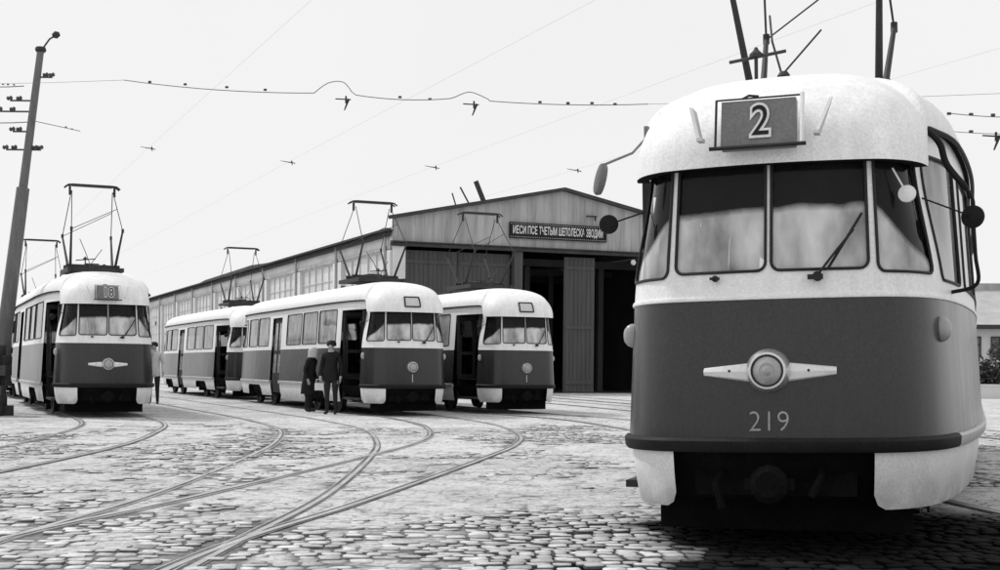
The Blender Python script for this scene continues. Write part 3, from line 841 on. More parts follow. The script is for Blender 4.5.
TL = [(-2.62, 4.0), (-2.45, 8.5), (-2.28, 12), (-2.38, 17), (-2.62, 20.5), (-3.25, 24.5), (-4.55, 28.5), (-5.95, 32)] ; TL += [(-5.95 - .43 * k, 32 + k) for k in (8, 20, 36)]
TR = [(-2.9, 4.0), (-2.5, 8.4), (-1.95, 11.2), (-1.45, 14), (-.95, 17), (-.52, 20), (-.42, 23), (-.85, 27), (-2.02, 31.2)] + [ray(-2.02, 31.2, A0, t) for t in (5, 14, 34, 50)]
T1 = [(-6.6, 4.0), (-6.1, 10), (-5.95, 15), (-6.05, 19), (-6.5, 22.5), (-7.1, 25.5), (-8.2, 28.6)] + [ray(-8.2, 28.6, A0, t) for t in (5, 14, 34, 50)]
T4 = [(5.5, 5.0), (4.7, 12), (3.9, 20), (2.9, 27), (2.0, 30.7), (.66, 33.4)] + [ray(.66, 33.4, A0, t) for t in (5, 14, 34, 50)]
T5 = [ray(1.63, 8.22, R(-19.3), t) for t in (3.2, 5, 7, 12)] + [(6.6, 23.5), (6.0, 30), (4.3, 37), (2.0, 45), (-2.0, 55), (-6, 64), (-10, 73)]
T6 = [(10.5, 12), (9.5, 22), (8.0, 32), (5.6, 42), (2.6, 53), (-1.0, 62), (-6, 73)]
for t in (TL, TR, T1, T4, T5, T6): track('', t)

kdr = kdtree.KDTree(len(RAILPTS))
_rp = []
for i in range(len(RAILPTS)): kdr.insert((RAILPTS[i][0], RAILPTS[i][1], 0), i)
kdr.balance()
def cover(X, Y):
    """how far the setts are laid bare: <0 buried in sand, >0 showing"""
    n = noise.noise(Vector((X * .42, Y * .30, 3.1))) + .55 * noise.noise(Vector((X * 1.5, Y * 1.2, 8.2))) + .55 * noise.noise(Vector((X * 3.4, Y * 2.6, 1.2)))
    near = max(0, 1 - math.hypot((X - .9) / 1.7, (Y - 9.2) / 3.4))
    fore = max(0, 1 - max(0, Y - 8) / 5.0)
    return n * 1.1 + 1.5 * near + .16 * fore - .15 - max(0, Y - 20) * .03
def tram_shadow(X, Y):  # shadow of the large tram, painted into ground and sett colour
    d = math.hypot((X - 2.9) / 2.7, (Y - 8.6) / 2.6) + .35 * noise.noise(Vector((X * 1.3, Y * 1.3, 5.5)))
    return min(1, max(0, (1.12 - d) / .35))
def near_sheet():
    xs = np.arange(-13, 13.01, .10); ys = np.arange(5.5, 27, .10); V = []; F = []; A = []; nx = len(xs)
    for y in ys:
        for x in xs:
            V.append((x, y, .004))
            e = min(1, (27 - y) / 2, (13 - abs(x)) / 1.5)
            A.append((min(1, max(0, (cover(x, y) + .05) * 5)) * e, tram_shadow(x, y)))
    for j in range(len(ys) - 1):
        for i in range(nx - 1): F.append((j * nx + i, j * nx + i + 1, (j + 1) * nx + i + 1, (j + 1) * nx + i))
    me = bpy.data.meshes.new('yard'); me.from_pydata(V, [], F)
    a1 = me.attributes.new('bare', 'FLOAT', 'POINT'); a1.data.foreach_set('value', [a for a, _ in A])
    a2 = me.attributes.new('tram_shadow', 'FLOAT', 'POINT'); a2.data.foreach_set('value', [o for _, o in A])
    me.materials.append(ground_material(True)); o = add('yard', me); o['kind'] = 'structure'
near_sheet()
def setts():
    V = []; F = []; OL = []; rnd = random.Random(3); rot = R(7); cr, sr = math.cos(rot), math.sin(rot)
    y = 3.0
    while y < 27:
        rh = .115 + rnd.random() * .025; hw = .42 * y + 2.2
        x = -hw - rnd.random() * .2
        while x < hw:
            w = .10 + rnd.random() * .075
            cx, cy = x + w / 2, y + rh / 2 + .06 * math.sin(x * .7) + rnd.uniform(-.012, .012)
            X = cx * cr - cy * sr + 1.2; Y = cx * sr + cy * cr
            x += w
            if Y < 6.2 or abs(X) > .40 * Y + 1.0: continue
            cv = cover(X, Y)
            if cv < 0 or rnd.random() < .05: continue
            h = .006 + min(.012, cv * .02) + rnd.gauss(0, .0035)
            if h < .005: continue
            if kdr.find((X, Y, 0))[2] < .15: continue
            tx, ty = rnd.gauss(0, .03), rnd.gauss(0, .03)
            gx, gy = w / 2 - .004 - rnd.random() * .010, rh / 2 - .004 - rnd.random() * .010
            k = len(V)
            ring = [(-gx, -gy * .62), (-gx * .72, -gy), (gx * .72, -gy), (gx, -gy * .62), (gx, gy * .62), (gx * .72, gy), (-gx * .72, gy), (-gx, gy * .62)]
            ring = [(a * (1 + rnd.gauss(0, .07)), c * (1 + rnd.gauss(0, .07))) for a, c in ring]
            V.append((X, Y, h + .002))
            for sc, dz in ((.92, .0012), (.99, -.005), (1.02, -.05)):
                for a, c in ring:
                    a2, c2 = a * sc, c * sc
                    V.append((X + a2 * cr - c2 * sr, Y + a2 * sr + c2 * cr, h + dz + rnd.gauss(0, .0008) + (a2 * tx + c2 * ty if dz > -.04 else 0)))
            OL += [min(1, max(0, (X - .85 + .3 * noise.noise(Vector((X * 2, Y * 2, 1)))) / .35)) * tram_shadow(X, Y)] * (len(V) - k)
            for j in range(8):
                j2 = (j + 1) % 8
                F.append((k, k + 1 + j, k + 1 + j2)); F.append((k + 1 + j, k + 9 + j, k + 9 + j2, k + 1 + j2)); F.append((k + 9 + j, k + 17 + j, k + 17 + j2, k + 9 + j2))
        y += rh
    me = bpy.data.meshes.new('cobblestones'); me.from_pydata(V, [], F); me.polygons.foreach_set('use_smooth', [True] * len(F))
    at = me.attributes.new('tram_shadow', 'FLOAT', 'POINT'); at.data.foreach_set('value', OL)
    m = bpy.data.materials.new('granite_setts'); m.use_nodes = True; nt = m.node_tree; N = nt.nodes; L = nt.links; b = N['Principled BSDF']
    ge = N.new('ShaderNodeNewGeometry')
    def rng(src, a, c, lo, hi):
        r = N.new('ShaderNodeMapRange'); r.inputs['From Min'].default_value = a; r.inputs['From Max'].default_value = c
        r.inputs['To Min'].default_value = lo; r.inputs['To Max'].default_value = hi; L.new(src, r.inputs['Value']); return r.outputs[0]
    def mul(a, c):
        q = N.new('ShaderNodeMath'); q.operation = 'MULTIPLY'; L.new(a, q.inputs[0]); L.new(c, q.inputs[1]); return q.outputs[0]
    n1 = N.new('ShaderNodeTexNoise'); n1.inputs['Scale'].default_value = 26; n1.inputs['Detail'].default_value = 7; L.new(ge.outputs['Position'], n1.inputs['Vector'])
    n2 = N.new('ShaderNodeTexNoise'); n2.inputs['Scale'].default_value = 5; n2.inputs['Detail'].default_value = 6; L.new(ge.outputs['Position'], n2.inputs['Vector'])
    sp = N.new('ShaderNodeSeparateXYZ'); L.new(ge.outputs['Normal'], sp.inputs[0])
    oa = N.new('ShaderNodeAttribute'); oa.attribute_name = 'tram_shadow'
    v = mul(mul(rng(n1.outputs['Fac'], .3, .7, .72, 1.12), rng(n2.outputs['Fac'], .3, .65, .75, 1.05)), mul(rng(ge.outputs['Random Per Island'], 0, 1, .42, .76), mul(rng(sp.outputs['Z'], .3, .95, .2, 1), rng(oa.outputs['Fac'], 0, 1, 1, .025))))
    cc = N.new('ShaderNodeCombineColor')
    for i in range(3): L.new(v, cc.inputs[i])
    L.new(cc.outputs[0], b.inputs['Base Color']); b.inputs['Roughness'].default_value = .9; b.inputs['Specular IOR Level'].default_value = .05
    bp = N.new('ShaderNodeBump'); bp.inputs['Strength'].default_value = .5; bp.inputs['Distance'].default_value = .01; L.new(n1.outputs['Fac'], bp.inputs['Height']); L.new(bp.outputs[0], b.inputs['Normal'])
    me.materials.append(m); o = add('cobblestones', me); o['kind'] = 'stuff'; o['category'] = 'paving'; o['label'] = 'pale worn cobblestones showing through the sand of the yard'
setts()

# ------------------------------------------------------------------ depot hall
def depot():
    D = empty('tram_depot', (-4.84, 60.0, 0), R(22.9)); tag(D, 'long tram depot hall with grey gable, dark doorways and white side wall', 'building')
    W = 16.6; L_ = 73.0; E = 7.80; ES = 7.22; RG = 9.5; FB = 6.62
    c = W / 2
    def mk(name, b, m, par=D): return add(name, b.mesh(name, m), par)
    # gable: boarded wall above the doors, its corners standing clear of the side eaves
    b = MB(); y0, y1 = -.15, .05
    prof = [(0, FB), (W, FB), (W, E - .05), (c, RG - .05), (0, E - .05)]
    b.face([(x, y0, z) for x, z in prof]); b.face([(x, y1, z) for x, z in prof[::-1]]); b.face([(0, y0, FB), (0, y1, FB), (W, y1, FB), (W, y0, FB)])
    x = .2
    gb = mk('gable', b, M['gable'])
    b = MB(); rr = random.Random(5)
    while x < W - .1:
        zt = E - .12 + (RG - E) * (1 - abs(x - c) / c); b.box((x, y0 - .008, (FB + zt) / 2 + .05), (.022, .010, zt - FB - .15)); x += .42
    mk('batten', b, M['gable'], gb)
    b = MB(); b.box((c, y0 - .06, FB - .02), (W + .3, .16, .14)); b.box((c, y0 - .10, FB + .10), (W + .3, .24, .05)); mk('fascia_beam', b, M['eave'])
    b = MB()      # verge boards
    for s in (-1, 1):
        b.bar((c + s * (c + .25), y0 - .12, E - .03), (c, y0 - .12, RG + .02), .24, .16)
    mk('verge_board', b, M['eave'])
    b = MB()      # roof
    for s in (-1, 1):
        a = [(c + s * (c + .35), y1 + .01, ES - .02), (c, y1 + .01, RG - .25), (c, L_ + .2, RG - .25), (c + s * (c + .35), L_ + .2, ES - .02)]
        b.face(a if s < 0 else a[::-1])
        b.face([(x, y, z - .10) for x, y, z in (a if s > 0 else a[::-1])])
    rf = mk('roof', b, M['roofing'])
    # rooflight raised along part of the side, seen as a hump in the eave line
    b = MB()
    b.face([(.3, 22, ES + .05), (.3, 30, ES + .45), (3.2, 30, ES + 1.0), (3.2, 22, ES + .7)]); b.face([(.3, 30, ES + .45), (.3, 46, ES + .38), (3.2, 46, ES + .95), (3.2, 30, ES + 1.0)])
    b.face([(.3, 46, ES + .38), (.3, 54, ES + .02), (3.2, 54, ES + .65), (3.2, 46, ES + .95)]); b.face([(.3, 22, ES - .02), (.3, 54, ES - .02), (.3, 46, ES + .38), (.3, 30, ES + .45)])
    mk('rooflight', b, M['roofing'], rf)
    # side wall: pilasters, spandrels, lintel band
    bays = [(1.15 + 8.05 * k, 7.75 + 8.05 * k) for k in range(9)]
    ZW0, ZW1 = 1.6, 6.35
    b = MB(); b.box((.15, L_ / 2, (ZW1 + ES) / 2 - .03), (.30, L_, ES - ZW1 - .06)); b.box((.15, L_ / 2, ZW0 / 2), (.30, L_, ZW0))
    edges = [0] + [e for bb in bays for e in bb] + [L_]
    for i in range(0, len(edges), 2):
        a0, a1 = edges[i], edges[i + 1]
        if a1 - a0 > .1: b.box((.10, (a0 + a1) / 2, (ZW0 + ZW1) / 2), (.42, a1 - a0, ZW1 - ZW0))
    mk('wall', b, M['plaster'])
    b = MB(); b.box((-.22, L_ / 2, ES + .02), (.22, L_ + .4, .12)); b.box((-.16, L_ / 2, ES - .16), (.10, L_, .22))
    mk('eave_board', b, M['eave'])
    b = MB(); b.box((-.04, L_ / 2, ZW1 + .12), (.10, L_ - .1, .14)); mk('lintel_band', b, M['gable'])
    for a0, a1 in bays:
        w = MB(); n = 5
        for i in range(n + 1):
            y = a0 + .04 + (a1 - a0 - .08) * i / n; w.box((.06, y, (ZW0 + ZW1) / 2), (.06, .05 if i in (0, n) else .03, ZW1 - ZW0))
        for j in range(7): w.box((.062, (a0 + a1) / 2, ZW0 + .03 + (ZW1 - ZW0 - .06) * j / 6), (.05, a1 - a0, .035))
        wo = add('window', w.mesh('window', M['palewall']), D)
        p = MB(); p.box((.10, (a0 + a1) / 2, (ZW0 + ZW1) / 2), (.012, a1 - a0 - .02, ZW1 - ZW0)); add('pane', p.mesh('pane', M['whitepane']), wo)
        q = MB(); q.box((.03, (a0 * .58 + a1 * .42), 4.9), (.05, .34, .34)); add('vent_flap', q.mesh('vent_flap', M['eave']), wo)
    for a0, a1 in zip([0] + [bb[1] for bb in bays], [bb[0] for bb in bays]):
        y = (a0 + a1) / 2; b = MB(); b.tube([(-.16, y, ES - .1), (-.16, y, .3)], .07, 8); mk('downpipe', b, M['gable'])
    # back, right wall, inside
    b = MB(); b.box((W - .15, L_ / 2, ES / 2 - .05), (.3, L_ - .2, ES - .1)); mk('wall', b, M['plaster'])
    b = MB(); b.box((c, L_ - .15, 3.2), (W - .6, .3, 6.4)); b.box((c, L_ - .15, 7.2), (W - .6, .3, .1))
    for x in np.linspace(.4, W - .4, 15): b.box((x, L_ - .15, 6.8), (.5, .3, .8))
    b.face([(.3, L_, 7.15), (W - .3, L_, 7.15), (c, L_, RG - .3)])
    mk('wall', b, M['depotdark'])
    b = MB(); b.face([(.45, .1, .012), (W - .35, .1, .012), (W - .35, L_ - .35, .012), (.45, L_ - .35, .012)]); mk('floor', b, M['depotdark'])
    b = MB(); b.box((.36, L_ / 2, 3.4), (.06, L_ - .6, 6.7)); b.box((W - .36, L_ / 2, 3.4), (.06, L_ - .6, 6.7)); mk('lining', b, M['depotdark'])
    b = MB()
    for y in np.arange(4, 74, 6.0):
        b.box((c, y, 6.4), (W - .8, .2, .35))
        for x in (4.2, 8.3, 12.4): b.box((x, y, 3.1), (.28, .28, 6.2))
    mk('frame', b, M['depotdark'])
    # front posts between the doorways
    for x, w in ((.28, .56), (6.05, .42), (12.7, .40), (16.3, .56)):
        b = MB(); b.box((x, -.02, (FB - .1) / 2), (w, .34, FB - .1)); mk('post', b, M['plaster'] if x < 1 else M['doorleaf'])
    # door leaves
    def leaf(x0, x1, y, h, bat=.22):
        b = MB(); b.box(((x0 + x1) / 2, y, h / 2 + .05), (x1 - x0, .07, h)); x = x0 + .08
        while x < x1 - .05: b.box((x, y - .045, h / 2 + .05), (.03, .03, h - .1)); x += bat
        for z in (.5, 3.1, 5.9): b.box(((x0 + x1) / 2, y - .06, z), (x1 - x0 - .1, .04, .16))
        return mk('door', b, M['doorleaf'])
    leaf(.60, 3.15, .22, 6.35); leaf(3.20, 5.80, .26, 6.35)
    leaf(8.55, 10.15, .20, 6.35); leaf(12.95, 14.4, .3, 6.35)
    # roof vents, lamp and rods
    b = MB(); b.bar((5.0, 1.6, 9.0), (4.6, 1.6, 9.9), .22, .16); b.bar((4.35, 1.8, 8.85), (3.9, 1.8, 9.6), .06, .06); b.bar((3.7, 1.8, 8.7), (3.5, 1.8, 9.3), .05, .05); mk('roof_hatch', b, M['eave'], rf)
    # slogan board
    SG = [(6.62, 7.42), (11.5, 7.42)]
    b = MB(); b.box((8.05, y0 - .10, 7.50), (5.0, .08, .74)); sb = mk('slogan_board', b, M['ink'])
    b = MB(); x = 5.62
    while x < 10.5:
        for z in (7.20, 7.80): b.box((x, y0 - .144, z), (.05, .012, .035))
        x += .11
    mk('border_dots', b, M['gable'], sb)
    words = [('ИЕСИ', .66), ('ПСЕ', .48), ('ТЧЕТЫМ', .91), ('ШЕПОЛЕСКА', 1.34), ('ЗВОДИМ', .87)]; xw = 5.71
    for wd, ww in words:
        v, f = text2d(wd, .50, .008); lo = min(p[0] for p in v); k = ww / (max(p[0] for p in v) - lo)
        me = bpy.data.meshes.new('lettering'); me.from_pydata([(xw + (p[0] - lo) * k, y0 - .146, 7.50 + p[1]) for p in v], [], f); me.materials.append(M['white'])
        add('lettering', me, sb); xw += ww + .09
    b = MB(); b.box((9.7, y0 - .2, 8.32), (.5, .2, .06)); b.box((9.9, y0 - .2, 8.22), (.05, .08, .2)); mk('lamp_bracket', b, M['eave'])
    b = MB(); b.lathe([(.10, 0), (.14, .05), (.10, .1)], axis_m((12.0, y0 - .06, 6.25), (0, -1, 0)), 14); mk('lamp', b, M['palewall'])
    return D
depot()

# ------------------------------------------------------------------ pole, wires
def pole():
    p0 = Vector((-11.6, 31.0, 0)); p1 = Vector((-10.62, 31.0, 8.35)); n = 10
    T = empty('utility_pole', p0); tag(T, 'leaning tapered steel pole with insulators at the left edge', 'pole')
    d = p1 - p0
    b = MB(); zs = [0, .62, .621, .99, 1.0]; rs = [.185, .145, .10, .078, .09]
    b.tube([d * z for z in zs], rs, 14); add('shaft', b.mesh('shaft', M['steelpole'], True), T)
    b = MB(); b.lathe([(.10, -.05), (.13, 0), (.11, .06), (.04, .08)], Matrix.Translation(d), 12); add('cap', b.mesh('cap', M['iron']), T)
    for t, s, L_ in ((.925, 1, .35), (.86, -1, .55), (.83, -1, .75), (.775, -1, .4), (.725, -1, .5), (.725, 1, .3)):
        c = d * t; b = MB(); b.tube([c, c + Vector((s * L_, 0, 0))], .022, 6)
        for k in (.6, 1.0):
            b.lathe([(.03, -.08), (.055, -.05), (.03, -.02), (.055, .02), (.03, .05)], axis_m(c + Vector((s * L_ * k, 0, .06)), (1, 0, .2)), 8)
        add('insulator_arm', b.mesh('insulator_arm', M['porcelain']), T)
    b = MB(); c = d * 1.0 + Vector((.35, 0, .35)); b.tube([d * .995, d + Vector((.2, 0, .25)), c], .02, 6); b.lathe([(.05, -.08), (.09, 0), (.05, .08)], axis_m(c, (1, 0, .3)), 8)
    add('lamp_arm', b.mesh('lamp_arm', M['iron']), T)
pole()

def F_(px, py, D):           # where the wires hang, worked out from the photograph once
    dx, dy = px - 500, 368 - py
    return Vector(((dx - .01 * dy) * D / 1350, D, 1.15 + (dy + .01 * dx) * D / 1350))
def wire(name, pts, r, label, beads=None, clamps=()):
    T = empty(name, pts[0]); tag(T, label, 'wire', 'overhead wires of the yard'); o = Vector(pts[0])
    b = MB(); b.tube([Vector(p) - o for p in pts], r, 6); add('strand', b.mesh('strand', M['wire'], True), T)
    if beads:
        for p in beads:
            add('insulator', cached('bead', lambda: (lambda b: (b.lathe([(.008, -.025), (.017, -.018), (.017, .018), (.008, .025)], axis_m((0, 0, 0), (1, 0, 0)), 8), b.mesh('insulator', M['porcelain']))[1])(MB())), T).location = Vector(p) - o
    for p in clamps:
        p = Vector(p) - o; b = MB()
        b.tube([p, p + Vector((.0, .0, -.10))], .014, 6); b.tube([p + Vector((-.15, .0, -.04)), p + Vector((.07, 0, -.05))], .009, 6); b.tube([p + Vector((.04, 0, -.04)), p + Vector((-.02, 0, -.20))], [.019, .009], 6)
        add('hanger', b.mesh('hanger', M['iron']), T)
    return T
d1, d2 = 20.0, 17.0
def span(pa, pb, n=12, sag=.15):
    return [pa.lerp(pb, i / n) + Vector((0, 0, -sag * 4 * (i / n) * (1 - i / n))) for i in range(n + 1)]
A_, B_, C_, E_ = F_(124, 80, d1), F_(314, 93, 19.3), F_(478, 98, 18.6), F_(648, 104, 17.9)
loop1 = catmull([B_, F_(328, 83, 19.2), F_(343, 82, 19.1), F_(352, 92, 19.1)], 6)
loop2 = catmull([C_ + (F_(455, 97, 18.7) - C_), F_(470, 92, 18.6), F_(488, 99, 18.5)], 6)
beads = [A_.lerp(B_, t) for t in (.14, .33, .55, .75)] + [F_(400, 97, 18.9), F_(430, 99, 18.8), F_(540, 102, 18.4), F_(568, 103, 18.2), F_(592, 103, 18.1), F_(615, 104, 18)]
wire('span_wire', span(A_, B_, 10, .05) + [Vector(p) for p in loop1] + span(F_(356, 95, 19.1), F_(450, 98.5, 18.7), 8, .04) + [Vector(p) for p in loop2] + span(F_(490, 101, 18.5), E_, 8, .03), .0065,
     'looped span wire with two hangers crossing the sky above the depot', beads, [F_(346, 96, 19.1), F_(474, 101, 18.6)])
t = wire('anchor_wire', span(F_(948, 113, 15), F_(1040, 117, 15), 8, .02), .005, 'upper of two short wires in the sky right of the large tram', [F_(x, 113.5 + (x - 948) * .03, 15) for x in (949, 971, 993)])
t = wire('anchor_wire', span(F_(948, 131, 15), F_(1040, 133, 15), 8, .02), .004, 'lower of two short wires in the sky right of the large tram', [F_(971, 131.5, 15)], [F_(996, 132, 15)])
def ear(px, py, D, lab):
    p = F_(px, py, D); T = add('wire_ear', (lambda b: (b.tube([(-.12, 0, .02), (.06, 0, -.01), (.12, 0, -.02)], [.004, .009, .007], 6), b.tube([(.06, 0, .02), (.07, 0, -.05)], [.014, .006], 6), b.mesh('wire_ear', M['iron']))[2])(MB()))
    T.location = p; tag(T, lab, 'fitting', 'small wire fittings in the sky')
ear(148, 148, 22, 'small dark wire fitting in the sky above the leftmost tram')
ear(288, 162, 22, 'small dark wire fitting in the sky left of the looped wire hanger')
ear(432, 167, 22, 'small dark wire fitting in the sky above the left end of the gable')
ear(574, 170, 22, 'small dark wire fitting in the sky above the gable peak')
wire('span_wire', span(A_ + Vector((-9, 1.5, .35)), A_, 8, .12), .0028, 'faint continuation of the looped span wire towards the left pole')
wire('span_wire', span(E_, E_ + Vector((9, -2, .1)), 8, .06), .0028, 'faint continuation of the looped span wire behind the large tram')
for px, py, lab in ((148, 148, 'hair-thin trolley wire passing over the leftmost tram'), (288, 162, 'hair-thin trolley wire left of the looped wire hanger'), (432, 167, 'hair-thin trolley wire over the left end of the gable'), (574, 170, 'hair-thin trolley wire over the gable peak')):
    p = F_(px, py, 22); dv = Vector((-math.sin(A0), math.cos(A0), 0))
    wire('trolley_wire', [p - dv * 26, p - dv * 12 + Vector((0, 0, -.03)), p, p + dv * 14 + Vector((0, 0, -.04)), p + dv * 30], .0008, lab)
wire('line_wire', span(F_(-60, 119, 31), F_(28, 122, 31), 6, .05), .012, 'thin line running left from the leaning pole')
wire('line_wire', span(F_(30, 120, 31), F_(80, 131, 30), 6, .0), .010, 'thin line running right from the leaning pole', [F_(66, 127, 30.3), F_(72, 129, 30.2)])
wire('line_wire', span(F_(-60, 83, 31), F_(24, 86, 31), 6, .05), .012, 'upper line left of the leaning pole', [F_(x, 84 + x * .05, 31) for x in (3, 8, 14)])

# ------------------------------------------------------------------ people
def person(loc, rz, label, coat, trousers, top_mat=None, lean=0.0, bag_hand=False, height=1.72, arms=(.12, .10), stride=.0, skirt=False, headwear=None):
    s = height / 1.75
    V = []; E = []; Rr = []; TAGS = []
    def v(p, r, parent=None, t='coat'):
        V.append(Vector(p) * s); Rr.append(r * s); TAGS.append(t)
        if parent is not None: E.append((parent, len(V) - 1))
        return len(V) - 1
    f = lambda z: -lean * max(0, z - 1.0)     # leaning forward is toward -y
    pel = v((0, 0, .96), .155); wa = v((0, f(1.12), 1.12), .145, pel); ch = v((0, f(1.33), 1.33), .165, wa); sh = v((0, f(1.46), 1.45), .12, ch)
    nk = v((0, f(1.53) - .01, 1.53), .055, sh, 'skin'); h0 = v((0, f(1.6) - .03, 1.585), .078, nk, 'skin'); h1 = v((0, f(1.66) - .035, 1.655), .098, h0, 'skin'); h2 = v((0, f(1.72) - .025, 1.715), .075, h1, 'skin')
    ns = v((0, f(1.65) - .140, 1.635), .016, h1, 'skin')
    for sx in (-1, 1):
        s0 = v((sx * .175, f(1.43), 1.425), .075, sh); el = v((sx * (.23 + arms[0] * .3), f(1.15) + .02, 1.15), .055, s0)
        w_ = v((sx * (.24 + arms[0] * .2), f(.93) - arms[1], .92), .042, el); hp = v((sx * (.24 + arms[0] * .2), f(.86) - arms[1] - .02, .85), .032, w_, 'skin')
        for k, (dy, ln) in enumerate(((-.03, .085), (-.01, .095), (.01, .09), (.03, .07))):
            a = v((sx * (.24 + arms[0] * .2), f(.85) - arms[1] - .03 + dy, .80), .010, hp, 'skin'); v((sx * (.225 + arms[0] * .2), f(.85) - arms[1] - .035 + dy, .80 - ln * .6), .008, a, 'skin')
        a = v((sx * (.22 + arms[0] * .2), f(.85) - arms[1] - .06, .83), .011, hp, 'skin'); v((sx * (.215 + arms[0] * .2), f(.85) - arms[1] - .075, .79), .009, a, 'skin')
        hi = v((sx * .095, 0, .86), .105 if not skirt else .12, pel); kn = v((sx * .10, -.015 - stride * sx, .50), .068, hi, 'leg'); an = v((sx * .105, .03 - stride * sx * 1.4, .10), .047, kn, 'leg')
        he = v((sx * .108, .02 - stride * sx * 1.4, .045), .04, an, 'shoe'); v((sx * .125, -.15 - stride * sx * 1.4, .035), .034, he, 'shoe')
    me = bpy.data.meshes.new('skeleton'); me.from_pydata([tuple(p) for p in V], E, [])
    o = bpy.data.objects.new('skeleton', me); COL.objects.link(o)
    sk = o.modifiers.new('Skin', 'SKIN'); sk.use_smooth_shade = True
    for i, q in enumerate(me.skin_vertices[0].data): q.radius = (Rr[i], Rr[i]); q.use_root = (i == 0)
    sd = o.modifiers.new('Sub', 'SUBSURF'); sd.levels = 1; sd.render_levels = 1
    dg = bpy.context.evaluated_depsgraph_get(); bm_ = bpy.data.meshes.new_from_object(o.evaluated_get(dg)); bpy.data.objects.remove(o)
    bm_.materials.clear()
    for m in (coat, M['skin'], trousers, M['black']): bm_.materials.append(m)
    kd = kdtree.KDTree(len(E) * 5); j = 0; own = []
    for a, b in E:
        for t in (.1, .3, .5, .7, .9): kd.insert(V[a].lerp(V[b], t), j); own.append(TAGS[b]); j += 1
    kd.balance()
    idx = {'coat': 0, 'skin': 1, 'leg': 2, 'shoe': 3}
    for p in bm_.polygons:
        t = own[kd.find(p.center)[1]]; z = p.center.z / s
        i = idx[t]
        if skirt and t in ('leg',) and z > .48: i = 0
        if i == 2 and z > .78: i = 0
        p.material_index = i; p.use_smooth = True
    bm_.name = 'person'
    P_ = add('person', bm_); P_.location = loc; P_.rotation_euler = (0, 0, rz); tag(P_, label, 'person', 'people in the depot yard')
    hc = Vector((0, f(1.67) - .03, 1.67)) * s
    if headwear == 'scarf':
        b = MB(); b.lathe([(.13, -.14), (.125, -.05), (.125, .02), (.10, .08), (.06, .115), (.01, .125)], Matrix.Translation(hc + Vector((0, .025, 0))), 18); add('headscarf', b.mesh('headscarf', M['palehair'], True), P_)
    elif headwear == 'cap':
        b = MB(); b.lathe([(.118, .03), (.135, .07), (.13, .10), (.08, .125), (.01, .13)], Matrix.Translation(hc + Vector((0, .01, 0))), 18); b.box(hc + Vector((0, -.13, .04)), (.16, .09, .015)); add('cap', b.mesh('cap', M['hair'], True), P_)
    else:
        b = MB(); b.lathe([(.112, -.03), (.118, .03), (.10, .08), (.06, .108), (.01, .115)], Matrix.Translation(hc + Vector((0, .02, 0))), 18); add('hair', b.mesh('hair', M['hair'], True), P_)
    for sx in (-1, 1):
        b = MB(); b.lathe([(.012, -.006), (.014, 0), (.006, .008)], axis_m(Vector((sx * .036, f(1.67) - .125, 1.662)) * s, (0, -1, 0)), 8); add('eye', b.mesh('eye', M['black']), P_)
    if skirt:
        b = MB(); b.lathe([(.27, .50), (.25, .7), (.20, .95), (.17, 1.1)], Matrix.Diagonal((s, s * .8, s, 1)), 20); add('coat_skirt', b.mesh('coat_skirt', coat, True), P_)
    return P_
person((-4.78, 33.8, 0), R(70), 'person in a black coat and pale headscarf standing left by the middle tram', M['coat'], M['trousers'], lean=.18, height=1.58, skirt=True, headwear='scarf')
person((-4.02, 32.2, 0), R(-8), 'bareheaded person in dark clothes standing nearest the open tram door', M['coat'], M['trousers'], height=1.74, arms=(.06, .06), headwear=None)
person((-3.02, 33.05, .645), R(-40), 'person in dark uniform and cap standing in the open doorway of the middle tram', M['coat'], M['trousers'], height=1.68, arms=(.0, .1), headwear='cap')
person((-10.05, 39.2, 0), R(10), 'person in a white jacket seen between the leftmost tram and the queued tram', M['whitecoat'], M['trousers'], height=1.78)
b = MB(); b.box((0, 0, .12), (.20, .06, .17)); b.tube([(-.08, 0, .22), (-.06, 0, .30), (.06, 0, .30), (.08, 0, .22)], .008, 6)
bg = add('handbag', b.mesh('handbag', M['bag'])); bg.location = (-4.30, 32.12, .54); bg.rotation_euler = (0, 0, R(15)); tag(bg, 'small white parcel bag held by the bareheaded person', 'bag')

